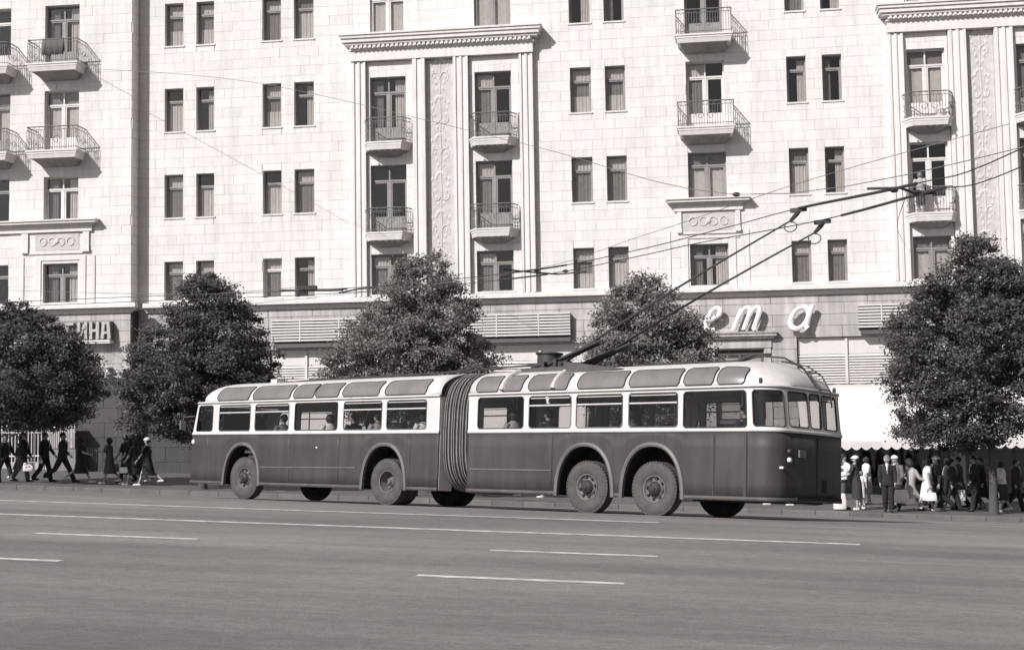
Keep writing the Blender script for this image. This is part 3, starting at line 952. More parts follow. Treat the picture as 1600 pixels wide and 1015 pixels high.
def skin(front, t0, t1, zlo, zhi, name, mt, parent, rows=3, thick=.03, out=0.0, step=.05, extra=(), smooth=True):
    ts = [t0]
    while ts[-1] + step < t1: ts.append(ts[-1] + step)
    ts.append(t1); ts = sorted(set(ts) | {e for e in extra if t0 < e < t1})
    mb = bmb(); vs = []; fs = []
    C_ = WB / 2
    for t in ts:
        s, l_ = on(front, t)
        a, c = zlo(t), zhi(t)
        if out:
            s1, l1 = on(front, min(t + .02, OUT[front][1][-1])); s0, l0 = on(front, max(t - .02, 0))
            d = Vector((s1 - s0, l1 - l0)); n = Vector((d.y, -d.x)).normalized()
            if not front: n = -n
            s += n.x * out; l_ += n.y * out
        for k in range(rows + 1):
            z = a + (c - a) * k / rows
            vs.append((lean(s, z), l_, z))
    n_ = rows + 1
    for i in range(len(ts) - 1):
        if zhi(ts[i]) - zlo(ts[i]) < 1e-4 and zhi(ts[i + 1]) - zlo(ts[i + 1]) < 1e-4: continue
        for k in range(rows): fs.append((i * n_ + k, (i + 1) * n_ + k, (i + 1) * n_ + k + 1, i * n_ + k + 1))
    mb.add(vs, fs)
    o = mb.build(name, mt, parent, smooth, 35)
    if thick:
        md = o.modifiers.new('thick', 'SOLIDIFY'); md.thickness = thick; md.offset = 0
    return o
AXF, AXR = [9.42, 4.09], [-1.87, -3.56]
def arch(sc, r_=.70, h=1.0):
    def f(s):
        d = abs(s - sc)
        if d >= r_: return 0
        return h * (1 - (d / r_) ** 2.3) ** (1 / 2.3)
    return f
def low_edge(front):
    axs = AXF if front else AXR
    T = OUT[front][1][-1]
    fs = [arch(a) for a in axs]
    def z(t):
        s, l_ = on(front, t)
        if (l_ < .02 or l_ > WB - .02):
            return ZK + max(f(s) for f in fs)
        return ZK
    return z
# dark lower body, in panels split at the seams
def lower(front):
    T = OUT[front][1][-1]; zl = low_edge(front)
    ex = []
    for a in (AXF if front else AXR):
        for k in frange(-.71, .71, 41): ex += [tof(front, a + k), T - tof(front, a + k)]
    if front: seams = [0, tof(True, 3.24), tof(True, 5.69), tof(True, 7.53), tof(True, 10.9), T / 2, T - 3.5, T]
    else: seams = [0, tof(False, -.99), tof(False, -4.99), tof(False, -5.72), T / 2 + .0, T - 1.6, T]
    for i in range(len(seams) - 1):
        g = .004
        skin(front, seams[i] + g, seams[i + 1] - g, zl, lambda t: ZS - .03, 'side_panel' if not (1.0 < abs(i - len(seams) / 2 + .5) < 0) else 'panel', bus_dark, BUS, rows=4, extra=ex)
lower(True); lower(False)
for front in (True, False):
    T = OUT[front][1][-1]
    # seam backing so that no light shows through
    skin(front, .01, T - .01, lambda t: 1.4, lambda t: ZS - .03, 'seam_backing', bus_dark, BUS, rows=1, thick=0, out=-.03)
    # bottom trim, sill rail and gutter
    axs = AXF if front else AXR
    def clear(s, l_): return all(abs(s - a) > .72 for a in axs) or (.02 < l_ < WB - .02)
    runs = []; cur = None; t = 0
    while t <= T:
        s, l_ = on(front, t)
        if clear(s, l_):
            if cur is None: cur = [t, t]
            cur[1] = t
        elif cur: runs.append(cur); cur = None
        t += .03
    if cur: cur[1] = T; runs.append(cur)
    for a, c in runs:
        if c - a > .1: skin(front, a, c, lambda t: ZK - .01, lambda t: ZK + .07, 'skirt_rail', mat('skirt_rail_paint', .075, .6, var=.2, scale=3), BUS, rows=1, out=.018)
    skin(front, 0, T, lambda t: ZS - .035, lambda t: ZS + .03, 'sill_rail', bus_white, BUS, rows=1, out=.02)
    skin(front, 0, T, lambda t: ZG + .005, lambda t: ZG + .045, 'gutter', bus_white, BUS, rows=1, out=.03)
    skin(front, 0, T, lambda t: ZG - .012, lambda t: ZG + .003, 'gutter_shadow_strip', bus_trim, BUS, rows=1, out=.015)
# window band: white pillars, panes set into rounded openings
def band(front, spans):
    T = OUT[front][1][-1]
    R_ = .085
    def zb(t):
        for (a, c, z0, z1, k) in spans:
            if a < t < c:
                d = min(t - a, c - t)
                return z0 + (R_ - math.sqrt(max(R_ * R_ - (R_ - d) ** 2, 0)) if d < R_ else 0)
        return None
    def lo_hi(t):
        b = zb(t); return (ZG + .01 if b is None else b)
    def zt(t):
        for (a, c, z0, z1, k) in spans:
            if a < t < c:
                d = min(t - a, c - t)
                return z1 - (R_ - math.sqrt(max(R_ * R_ - (R_ - d) ** 2, 0)) if d < R_ else 0)
        return ZG + .01
    ex = []
    for (a, c, z0, z1, k) in spans:
        for q in (.0015, .006, .014, .026, .042, .06, .085): ex += [a + q, c - q]
        ex += [a - .0005, c + .0005]
    skin(front, 0, T, lambda t: ZS + .0, lo_hi, 'window_band', bus_white, BUS, rows=1, extra=ex, thick=.035, smooth=False)
    skin(front, 0, T, zt, lambda t: ZG + .01, 'window_band', bus_white, BUS, rows=1, extra=ex, thick=.035, smooth=False)
    for (a, c, z0, z1, k) in spans:
        # rubber rim as part, pane and slider as its sub-parts
        mb = bmb(); pth = []
        def P(t, z, o=.012):
            s, l_ = on(front, t); s1, l1 = on(front, t + .01); s0, l0 = on(front, t - .01)
            d = Vector((s1 - s0, l1 - l0)); n = Vector((d.y, -d.x)).normalized(); n = n if front else -n
            return (lean(s, z) + n.x * o, l_ + n.y * o, z)
        loop = []
        r2 = R_ - .01; e = .012
        n_s = max(4, int((c - a) / .12))
        for q in frange(a + r2, c - r2, n_s): loop.append((q, z0 + e))
        for g in frange(-90, 0, 5)[1:]: loop.append((c - e - r2 + r2 * math.cos(R(g)), z0 + e + r2 + r2 * math.sin(R(g))))
        for g in frange(0, 90, 5): loop.append((c - e - r2 + r2 * math.cos(R(g)), z1 - e - r2 + r2 * math.sin(R(g))))
        for q in frange(c - r2, a + r2, n_s)[1:]: loop.append((q, z1 - e))
        for g in frange(90, 180, 5)[1:]: loop.append((a + e + r2 + r2 * math.cos(R(g)), z1 - e - r2 + r2 * math.sin(R(g))))
        for g in frange(180, 270, 5): loop.append((a + e + r2 + r2 * math.cos(R(g)), z0 + e + r2 + r2 * math.sin(R(g))))
        mb.tube([P(t, z) for t, z in loop], .014, 6, cap=False)
        rim = mb.build('window', bus_trim if k else rubber, BUS, True)
        skin(front, a + .01, c - .01, lambda t: z0 + .01, lambda t: z1 - .01, 'pane', bus_glass, rim, rows=1, thick=0, out=-.004, step=.1)
        if k == 1:
            zz = z0 + (z1 - z0) * .70
            mb = bmb()
            mb.tube([P(t, zz, .014) for t in frange(a + .03, c - .03, 6)], .017, 6)
            mb.tube([P(t, z1 - .055, .014) for t in frange(a + .06, c - .06, 6)], .010, 6)
            mb.build('slider_bar', bus_white, rim, True)
def mirror_spans(front, sp):
    T = OUT[front][1][-1]; return sp + [(T - c, T - a, z0, z1, k) for (a, c, z0, z1, k) in sp]
W0, W1 = 1.735, 2.435
nf = [(2.73, 4.07, 1), (4.21, 5.58, 1), (5.77, 7.40, 0), (7.60, 8.98, 1), (9.15, 10.49, 1), (10.74, 11.5, 0)]
sp = [(a - 2.33, c - 2.33, W0, W1, k) for a, c, k in nf]
TF = OUT[True][1][-1]
sp = mirror_spans(True, sp) + [(TF / 2 - 1.20, TF / 2 - .04, 1.58 + .12, W1 - .02, 0), (TF / 2 + .04, TF / 2 + 1.20, 1.70, W1 - .02, 0)]
band(True, sorted(sp))
nr = [(1.16, -.19, 0), (-.32, -1.5, 1), (-1.61, -2.83, 1), (-2.96, -4.17, 1), (-4.28, -5.74, 0)]
sp = [(1.43 - a, 1.43 - c, W0 - .02 * (i == 4), W1, k) for i, (a, c, k) in enumerate(nr)]
TR = OUT[False][1][-1]
sp += [(1.43 + 5.86, 1.43 + 6.52, W0, W1, 0)]
sp = mirror_spans(False, sp) + [(TR / 2 - .93, TR / 2 - .26, W0 + .02, W1, 0), (TR / 2 - .22, TR / 2 + .22, W0 + .02, W1, 0), (TR / 2 + .26, TR / 2 + .93, W0 + .02, W1, 0)]
band(False, sorted(sp))
# end walls beside the bellows
for front, s0 in ((True, 2.345), (False, 1.415)):
    mb = bmb()
    mb.box(s0 - .02, s0 + .02, .03, .45, ZK, ZG); mb.build('end_wall', bus_white, BUS)
    mb = bmb(); mb.box(s0 - .02, s0 + .02, WB - .45, WB - .03, ZK, ZG); mb.build('end_wall', bus_white, BUS)
# roof shells
RH = .58
def roof_pt(front, s, q, out=0):
    # q in -1..1 across the roof
    if front:
        e = max(0, (s - 10.75) / (11.70 - 10.75)); send = 11.70
    else:
        e = max(0, (-5.0 - s) / (6.30 - 5.0))
    e = min(e, 1)
    k = math.sqrt(max(1 - e ** 2.2, 0))
    hw = (WB / 2) * (1 - e ** 3.2 * .42) if e > 0 else WB / 2
    if e >= 1: hw = WB / 2 * .58
    ph = q * math.pi / 2
    cq, sq = abs(math.cos(ph)) ** .86, math.copysign(abs(math.sin(ph)) ** .90, math.sin(ph))
    # end dome: lower and rounder
    z = ZG + .035 + (RH * k) * cq + out * cq
    lat = WB / 2 + (hw + .0 + out) * sq
    return (s, lat, z)
def roof(front):
    ss = frange(2.33, 10.75, 18) + [10.75 + (11.70 - 10.75) * math.sin(R(a)) for a in frange(8, 90, 12)] if front else frange(1.43, -5.0, 14) + [-5.0 - 1.30 * math.sin(R(a)) for a in frange(8, 90, 12)]
    mb = bmb(); rings = [[roof_pt(front, s, q) for q in frange(-1, 1, 33)] for s in ss]
    mb.loft(rings, cap=False, closed=False)
    # eave: joins the dome to the gutter outline
    o = mb.build('roof', bus_white, BUS, True, 60)
    md = o.modifiers.new('thick', 'SOLIDIFY'); md.thickness = .03; md.offset = -1
    T = OUT[front][1][-1]
    mb = bmb(); N_ = 120; lo = []; hi = []
    for i in range(N_ + 1):
        t = T * i / N_; s, l_ = on(front, t)
        lo.append((lean(s, ZG + .03), l_, ZG + .03))
        if (s <= 10.75 and front) or (s >= -5.0 and not front):
            q = -1 if l_ < WB / 2 else 1
            hi.append(roof_pt(front, s, q))
        else:
            # project towards the dome
            cs = 10.75 if front else -5.0
            v = Vector((s - cs, l_ - WB / 2))
            best = None
            for e in frange(0, 1, 61):
                sv = cs + (.95 if front else -1.30) * e
                p = roof_pt(front, sv, -1 if v.y < 0 else 1)
                d = Vector((p[0] - cs, p[1] - WB / 2))
                ang = abs(math.atan2(d.x * v.y - d.y * v.x, d.dot(v)))
                if best is None or ang < best[0]: best = (ang, p)
            if best[0] > .03:
                p_ = roof_pt(front, 11.70 if front else -6.30, 0); best = (0, (p_[0], l_ * .58 + WB / 2 * .42 if False else WB / 2 + (l_ - WB / 2) * .9, ZG + .035))
            hi.append(best[1])
    mb.loft([lo, hi], cap=False, closed=False)
    mb.build('eave', bus_white, BUS, True, 60)
roof(True); roof(False)
# skylights along the roof edge
def skylight(front, a, c, far=False):
    a, c = max(a, c), min(a, c)
    mb = bmb(); nu, nv = 14, 7; vs = []
    q0, q1 = -.975, -.57
    r_ = .055
    for j in range(nv + 1):
        v = j / nv; q = q0 + (q1 - q0) * v
        d = min(v, 1 - v) * .34
        ins = r_ - math.sqrt(max(r_ * r_ - (r_ - min(d, r_)) ** 2, 0))
        for i in range(nu + 1):
            s = (a - ins) + ((c + ins) - (a - ins)) * i / nu
            vs.append(roof_pt(front, s, q if not far else -q, .012 + .006 * math.sin(math.pi * v)))
    mb.add(vs, [(j * (nu + 1) + i, j * (nu + 1) + i + 1, (j + 1) * (nu + 1) + i + 1, (j + 1) * (nu + 1) + i) for j in range(nv) for i in range(nu)])
    o = mb.build('skylight', bus_grey, BUS, True)
    if not far:
        lp = [vs[i] for i in range(nu + 1)] + [vs[j * (nu + 1) + nu] for j in range(1, nv + 1)] + [vs[nv * (nu + 1) + i] for i in range(nu - 1, -1, -1)] + [vs[j * (nu + 1)] for j in range(nv - 1, -1, -1)]
        rb = bmb(); rb.tube(lp, .012, 5, cap=False); rb.build('seal', rubber, o, True)
SKY_F = [(10.62, 9.27), (9.12, 7.62), (7.50, 6.72), (6.66, 5.80), (5.66, 4.37), (4.17, 2.79)]
SKY_R = [(1.24, .57), (.50, -.10), (-.27, -1.36), (-1.62, -2.84), (-2.95, -4.17), (-4.27, -4.96), (-5.04, -5.62)]
for far in (False, True):
    for a, c in SKY_F: skylight(True, a, c, far)
    for a, c in SKY_R: skylight(False, a, c, far)
# wheel arch rims
def fender(front, sc):
    mb = bmb(); f = arch(sc)
    pts = [(sc - .705, ZK - .02)] + [(sc + d, ZK + f(sc + d)) for d in (.699 * math.sin(R(a)) for a in frange(-89, 89, 41))] + [(sc + .705, ZK - .02)]
    rings = []
    for i, (s, z) in enumerate(pts):
        s0, z0 = pts[max(i - 1, 0)]; s1, z1 = pts[min(i + 1, len(pts) - 1)]
        t = Vector((s1 - s0, z1 - z0)).normalized(); n = Vector((-t.y, t.x))
        ring = []
        for (o, l_) in ((-.005, .03), (-.005, -.05), (.03, -.065), (.075, -.05), (.095, -.004), (.09, .03)):
            ring.append((s + n.x * o, l_, z + n.y * o))
        rings.append(ring)
    mb.loft(rings)
    mb.build('wheel_arch', bus_trim, BUS, True)
for a in AXF: fender(True, a)
for a in AXR: fender(False, a)
# trim strips and little fittings on the side
mb = bmb(); mb.tube([(5.07, -.012, .845), (8.66, -.012, .82)], .022, 6); mb.build('trim_strip', bus_trim, BUS, True)
mb = bmb(); mb.tube([(-.99, -.012, .86), (1.34, -.012, .86)], .022, 6); mb.build('trim_strip', bus_trim, BUS, True)
for q in ((7.522, 7.538, -.022, .0, ZK + .07, .82), (5.682, 5.698, -.022, .0, ZK + .07, .82), (-5.72, -5.66, -.02, .0, ZK + .07, ZS - .04), (-5.0, -4.975, -.02, .0, ZK + .07, ZS - .04), (-5.65, -5.01, -.02, 0, .62, .64)):
    mb = bmb(); mb.box(*q); mb.build('cover_strip', bus_dark, BUS)
mb = bmb(); mb.lathe([(.0, -.05), (.05, -.045), (.07, -.02), (.075, .0)], (11.58, .02, 1.47), 'y', 12); mb.build('side_lamp', lampglass, BUS, True)
mb = bmb(); mb.lathe([(.0, -.03), (.025, -.02), (.03, 0)], (6.5, -.01, 1.32), 'y', 8); mb.build('side_lamp', lampglass, BUS, True)
# chassis, floor, wells
mb = bmb()
mb.box(2.4, 11.7, .5, WB - .5, .42, .80); mb.box(-6.1, 1.35, .5, WB - .5, .42, .80)
mb.box(1.0, 2.8, .9, 1.85, .45, .9)
mb.box(5.2, 8.2, .14, WB - .14, .36, .62); mb.box(-.8, 1.2, .14, WB - .14, .38, .62); mb.box(-5.9, -4.4, .2, WB - .2, .33, .6)
mb.build('chassis', under, BUS)
mb = bmb()
for s in AXF + AXR: mb.tube([(s, .3, .54), (s, WB - .3, .54)], .07, 8)
mb.build('axle', under, BUS)
mb = bmb(); mb.box(-6.0, 11.6, .70, WB - .70, .801, .84)
for a, c in ((2.36, 3.3), (4.88, 8.6), (10.2, 11.4), (-5.8, -4.36), (-1.05, 1.4)):
    mb.box(a, c, .05, .699, .801, .84); mb.box(a, c, WB - .699, WB - .05, .801, .84)
mb.build('floor', mat('bus_floor', .06, .8, var=.2), BUS)
for s in AXF + AXR:
    for l0, l1 in ((.04, .66), (WB - .66, WB - .04)):
        mbw = bmb()
        ar = [(s + .76 * math.cos(R(a)), .42 + 1.02 * math.sin(R(a))) for a in frange(0, 180, 15)]
        vs = [(x, l0, z) for x, z in ar] + [(x, l1, z) for x, z in ar]; n = len(ar)
        inner = n if l0 < 1 else 0
        mbw.add(vs, [(i, i + 1, n + i + 1, n + i) for i in range(n - 1)] + [tuple(range(inner, inner + n))])
        mbw.build('wheel_well', under, BUS)
# wheels
def wheel_meshes(kind):
    rt, w = .54, .145
    t = MB()
    prof = [(.265, -w * .7), (.30, -w * .9), (.38, -w * 1.02), (.46, -w * .98), (.505, -w * .84), (rt - .007, -w * .62), (rt - .007, w * .62), (.505, w * .84), (.46, w * .98), (.38, w * 1.02), (.30, w * .9), (.265, w * .7), (.265, -w * .7)]
    t.lathe(prof, (0, 0, 0), 'y', 40)
    for i in range(46):
        a = 2 * math.pi * i / 46; d = .053
        for y0, y1 in ((-w * .84, -w * .12), (w * .12, w * .84)):
            off = .03 if y0 > 0 else 0
            c = [(math.cos(a + off + q) * r_, math.sin(a + off + q) * r_) for q, r_ in ((-d, .5), (d, .5), (d, rt + .001), (-d, rt + .001))]
            t.prism(c, y0, y1, axis='y')
    tm = t.mesh('wheel', True, 30)
    r_ = MB()
    if kind == 'front':
        r_.lathe([(.272, .09), (.27, .12), (.25, .118), (.235, .08), (.19, .055), (.17, .09), (.11, .12), (.09, .17), (.03, .19), (.0, .19)], (0, 0, 0), 'y', 28)
    else:
        r_.lathe([(.272, .09), (.27, .12), (.25, .115), (.235, .0), (.21, -.10), (.13, -.11), (.11, -.02), (.08, .01), (.0, .01)], (0, 0, 0), 'y', 28)
    rm = r_.mesh('rim', True, 40)
    h = MB()
    if kind == 'front':
        for i in range(8):
            a = 2 * math.pi * i / 8
            h.lathe([(.0, .115), (.026, .112), (.03, .06)], (.20 * math.cos(a), 0, .20 * math.sin(a)), 'y', 6)
        h.lathe([(.0, .215), (.05, .21), (.075, .18), (.14, .13), (.155, .09)], (0, 0, 0), 'y', 20)
    else:
        for i in range(10):
            a = 2 * math.pi * i / 10
            h.lathe([(.0, -.05), (.02, -.055), (.022, -.09)], (.17 * math.cos(a), 0, .17 * math.sin(a)), 'y', 6)
        h.lathe([(.0, .06), (.04, .055), (.07, .02), (.1, -.06)], (0, 0, 0), 'y', 16)
    hm = h.mesh('hub', True, 40)
    return tm, rm, hm
WMS = {'front': wheel_meshes('front'), 'rear': wheel_meshes('rear')}
for s, kind in ((9.42, 'front'), (4.09, 'rear'), (-1.87, 'front'), (-3.56, 'front')):
    for far in (False, True):
        lats = ([.20] if not far else [WB - .22])
        if kind == 'rear': lats = [.22, .53] if not far else [WB - .24, WB - .55]
        for q, lat in enumerate(lats):
            o = link('wheel', WMS[kind][0], tyre_m, BUS); o.location = bl(s, lat, .54)
            ry = rnd.uniform(0, 6)
            if s == 9.42 and q == 0: o.rotation_euler = (0, ry, R(180 if far else 0) + R(3))
            else: o.rotation_euler = (0, ry, R(180) if far else 0)
            r_ = link('rim', WMS[kind][1], rim_m, o)
            h_ = link('hub', WMS[kind][2], hub_m if kind == 'front' else bus_trim, o)
# bellows
mb = bmb(); n = 11; rings = []
for i in range(n * 2 + 1):
    s = 2.36 + (1.40 - 2.36) * i / (n * 2)
    k = .0 if i % 2 else .075
    k += .03 * math.sin(math.pi * i / (n * 2)) + .012 * math.sin(i * 2.1)
    ring = []
    for a in frange(0, 1, 41)[:-1]:
        # closed loop: rounded roof shape, straight sides, round bottom
        th = 2 * math.pi * a
        ex = 3.4
        cx, cz = math.cos(th), math.sin(th)
        px = math.copysign(abs(cx) ** (2 / ex), cx); pz = math.copysign(abs(cz) ** (2 / ex), cz)
        ring.append((s, WB / 2 + (WB / 2 - .16 + k) * px, 1.70 + (1.26 + k) * pz))
    rings.append(ring)
mb.loft(rings, cap=False)
bel = mb.build('bellows', bellow_m, BUS, True, 25)
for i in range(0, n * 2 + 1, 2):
    mb = bmb(); mb.tube(rings[i] + rings[i][:2], .011 + .006 * (i % 3 == 0), 5, cap=False); mb.build('pleat_lit_binding', bellow_r, bel, True)  # pale rims paint in the light and dark of the pleats
# interior: seats, handrails
seatm = MB(); seatm.box(-.22, .24, -.40, .40, .34, .44); seatm.box(-.26, -.18, -.40, .40, .44, .92); seatm.box(-.2, .2, -.3, -.26, 0, .34); seatm.box(-.2, .2, .26, .3, 0, .34)
seatm = seatm.mesh('seat')
seat_mat = mat('seat_leather', .06, .6, var=.2)
SEATS = []
for s in (3.4, 4.9, 5.8, 6.7, 7.6, 8.5, 9.3, .6, -.4, -2.6, -4.6, -5.3):
    for lat in (.55, WB - .55):
        o = link('seat', seatm, seat_mat, BUS); o.location = bl(s, lat, .842); SEATS.append((s, lat))
mb = bmb()
for s in (3.0, 6.2, 8.0, 10.2, .9, -1.1, -3.4, -5.0):
    for lat in (.98, WB - .98): mb.tube([(s, lat, .84), (s, lat, 2.9)], .017, 6)
for lat in (.98, WB - .98):
    mb.tube([(2.5, lat, 2.62), (10.4, lat, 2.62)], .015, 6); mb.tube([(1.3, lat, 2.62), (-5.6, lat, 2.62)], .015, 6)
mb.build('handrail', chrome, BUS, True)
mb = bmb(); mb.box(10.45, 10.5, .1, 1.5, .84, 2.2); mb.build('cab_partition', seat_mat, BUS)
# roof gear -----------------------------------------------------------
mb = bmb()
mb.box(-1.05, .55, .55, 2.2, 3.00, 3.10)
mb.prism([(-.95, 2.86), (-2.5, 2.98), (-1.3, 3.14), (-.95, 3.16)], .35, 2.4, axis='y')
mb.build('gear_platform', mat('gear_grey', .07, .7, var=.2, scale=4), BUS)
mb = bmb(); mb.lathe([(.0, .0), (.30, .0), (.30, .10), (.27, .11), (.27, .34), (.31, .345), (.31, .38), (.0, .39)], (.12, 1.15, 3.1), 'z', 20); mb.box(-.25, .45, .9, 1.6, 3.1, 3.24); mb.build('gear_drum', iron, BUS, True)
mb = bmb()
for i in range(6): mb.box(-.75 + i * .17, -.66 + i * .17, .75 + .12 * (i % 2), 1.0 + .15 * (i % 3), 3.1, 3.2 + .05 * (i % 3))
for l_ in (.85, 1.1, 1.6, 1.9): mb.tube([(.3, l_, 3.16), (-.2, l_ + .03, 3.24), (-.7, l_, 3.2), (-1.0, l_, 3.14)], .03, 6)
mb.build('gear_spring', iron, BUS)
mb = bmb(); mb.box(.28, .52, 1.75, 2.1, 3.1, 3.4); mb.tube([(.4, 1.2, 3.2), (-.2, 1.0, 3.22), (-.6, .95, 3.25)], .06, 8); mb.build('gear_box', iron, BUS)
for s in (.47, -.98):
    mb = bmb(); pts = [roof_pt(False, s, q, .015) for q in frange(-.95, -.36, 9)]
    mb.tube(pts, [.075, .06, .05, .05, .05, .055, .06, .065, .07], 8)
    mb.build('gear_strap', mat('strap_white', .5, .7, var=.2), BUS, True)
# poles
POLE = [((-.35, .95, 3.22), (-5.93, 1.18, 5.83)), ((-.74, 1.45, 3.2), (-6.25, 1.55, 5.62))]
for k, (p0, p1) in enumerate(POLE):
    mb = bmb(); p0, p1 = Vector(p0), Vector(p1)
    pts = [p0.lerp(p1, t) + Vector((0, 0, .06 * math.sin(math.pi * t))) for t in frange(0, 1, 12)]
    mb.tube(pts, [.034 - .016 * t for t in frange(0, 1, 12)], 8)
    o = mb.build('trolley_pole', iron, BUS, True)
    mb = bmb(); mb.lathe([(.0, -.16), (.16, -.16), (.16, .02), (.1, .06), (.0, .06)], p0, 'z', 14)
    d = (p1 - p0).normalized()
    for sg in (-1, 1):
        mb.tube([p0 + Vector((.25, sg * .1, -.02)), p0 + d * 1.3 + Vector((0, sg * .07, -.1))], [.04, .03], 8)
    mb.tube([p0 - d * .25, p0 + d * 1.1], [.075, .055], 8)
    mb.build('pole_base', iron, o, True)
    mb = bmb(); mb.tube([p1, p1 + d * .14 + Vector((0, 0, .06)), p1 + Vector((-.22, 0, .22)) ], [.035, .05, .04], 8)
    mb.box(p1.x - .34, p1.x + .0, p1.y - .03, p1.y + .03, p1.z + .16, p1.z + .24)
    pts = [p1 + Vector((.0 - .14 * math.sin(a), 0, -.12 + .10 * math.cos(a))) for a in frange(0, 5.2, 10)]
    mb.tube(pts, .012, 5)
    mb.build('pole_head', iron, o, True)
    # retrieving rope from head to rear of the roof
    mb = bmb(); q0 = p1 + Vector((.05, 0, -.1)); q1 = Vector((-6.25, 1.1 + .5 * k, 2.75))
# cables on the roof
mb = bmb()
mb.tube([(10.0, .75, 2.99), (8, .7, 3.06), (5, .72, 3.09), (3.0, .7, 3.1), (2.3, .75, 3.14), (2.0, .8, 3.22), (1.7, .85, 3.14), (1.2, .9, 3.18), (.6, 1.0, 3.2)], .022, 6)
mb.tube([(9.6, 1.0, 3.05), (7, 1.1, 3.1), (4, 1.0, 3.12), (2.5, 1.1, 3.16), (1.5, 1.1, 3.2), (.5, 1.2, 3.25)], .02, 6)
mb.tube([(-2.3, 1.0, 3.1), (-3.8, .95, 3.1), (-5.0, 1.0, 3.1), (-5.35, 1.05, 3.18), (-5.8, 1.2, 3.14), (-6.1, 1.4, 2.95), (-6.35, 1.5, 2.55)], .02, 6)
mb.tube([(-4.9, .9, 3.08), (-5.2, 1.0, 3.2), (-5.5, 1.2, 3.22)], .03, 6)
mb.build('roof_cable', iron, BUS, True)
mb = bmb(); mb.box(9.05, 9.3, .7, .95, 3.03, 3.14); mb.box(8.0, 8.6, .9, 1.3, 3.08, 3.13); mb.build('roof_vent', bus_white, BUS)
# rear ladder and lamps
mb = bmb()
for l_ in (1.42, 1.86):
    mb.tube([(-5.6, l_, 3.1), (-5.95, l_, 3.02), (-6.25, l_, 2.82), (-6.44, l_, 2.5), (-6.47, l_, 2.2)], .016, 6)
for s, z in ((-5.7, 3.09), (-6.2, 2.87), (-6.43, 2.53), (-6.46, 2.3)):
    mb.tube([(s, 1.42, z), (s, 1.86, z)], .013, 6)
mb.build('rear_ladder', iron, BUS, True)
mb = bmb()
for p in ((-5.98, .04, 2.60), (-6.1, WB - .12, 2.6)):
    mb.lathe([(.0, .06), (.03, .05), (.04, .0), (.03, -.05), (.0, -.05)], p, 'z', 8)
mb.build('marker_lamp', iron, BUS, True)
for l_, z, r_ in ((.42, 1.14, .05), (.22, .99, .028), (WB - .25, 1.14, .04), (WB - .25, 1.02, .04)):
    s = -6.375 if .3 < l_ < 2.4 else -6.33
    mb = bmb(); mb.lathe([(.0, -.05), (r_ * .8, -.04), (r_, 0), (r_, .04)], (s, l_, z), 'x', 10); mb.build('rear_lamp', lampglass, BUS, True)
mb = bmb(); mb.lathe([(.0, -.05), (.045, -.04), (.055, 0), (.055, .04)], (-6.375, .42, 1.3), 'x', 10); mb.build('rear_lamp', hub_m, BUS, True)
mb = bmb(); mb.box(-6.425, -6.39, .72, .95, 1.20, 1.34); mb.build('number_plate', mat('plate', .14, .5, var=.1), BUS)
mb = bmb(); mb.box(-6.44, -6.40, 1.60, 1.72, .55, .80); mb.box(-6.45, -6.41, .6, 2.3, .40, .46); mb.build('tow_bracket', under, BUS)
mb = bmb(); mb.box(-6.432, -6.41, 1.36, 1.375, .45, 1.62); mb.build('hatch_seam', under, BUS)
mb = bmb(); mb.tube([(11.55, -.02, 2.15), (11.75, -.22, 2.12), (11.78, -.24, 2.0)], .012, 6); mb.box(11.74, 11.78, -.33, -.17, 1.78, 2.02); mb.build('mirror', iron_g, BUS)
mb = bmb(); mb.tube([(11.93, .9, 1.72), (11.86, .8, 2.2)], .012, 5); mb.tube([(11.93, 1.9, 1.72), (11.86, 1.8, 2.2)], .012, 5); mb.build('wiper', iron, BUS)

# ================================================================== OVERHEAD WIRES
def wire(name, pts, r_, label, group=None, mt=None):
    # smooth curve through the points
    P_ = [Vector(p) for p in pts]; out = []
    for i in range(len(P_) - 1):
        p0, p1, p2, p3 = P_[max(i - 1, 0)], P_[i], P_[i + 1], P_[min(i + 2, len(P_) - 1)]
        for t in frange(0, 1, 7)[:-1]:
            out.append(.5 * ((2 * p1) + (p2 - p0) * t + (2 * p0 - 5 * p1 + 4 * p2 - p3) * t * t + (3 * p1 - p0 - 3 * p2 + p3) * t ** 3))
    out.append(P_[-1])
    t = tag(empty(name), label, 'wire', group)
    mb = MB(); mb.tube(out, r_, 5); mb.build('strand', mt or iron, t, True)
    return t, out
H1 = BM @ Vector(bl(-6.1, 1.18, 6.06)); H2 = BM @ Vector(bl(-6.42, 1.55, 5.86))
GRP = 'trolley contact wires'
t1, w1 = wire('contact_wire', [(9.0, 9.0, 6.2), (7.35, 19.7, 5.55), (6.67, 22.5, 5.55), tuple(H1), (4.3, 27.6, 5.58), (2.63, 31.1, 5.55), (.34, 34.73, 5.56), (-4.9, 38.9, 5.6), (-14, 43, 5.8), (-40, 52, 6)], .011, 'overhead contact wire touched by the upper trolley pole', GRP)
t2, w2 = wire('contact_wire', [(9.6, 9.0, 6.2), (7.9, 20.9, 5.55), (7.14, 23.25, 5.55), tuple(H2), (4.03, 29.7, 5.55), (2.73, 32.3, 5.55), (.35, 36.1, 5.55), (-5.0, 40.2, 5.6), (-14, 44.5, 5.8), (-40, 53.5, 6)], .011, 'overhead contact wire touched by the lower trolley pole', GRP)
def thick(parent, seq, i0, i1, r_, nm='splice_bar'):
    mb = MB(); mb.tube(seq[i0:i1], r_, 6); mb.build(nm, iron, parent, True)
def near(seq, x):
    return min(range(len(seq)), key=lambda i: abs(seq[i].x - x))
thick(t1, w1, near(w1, 6.66), near(w1, H1.x) + 1, .028); thick(t2, w2, near(w2, 7.25), near(w2, 6.3) + 1, .026)
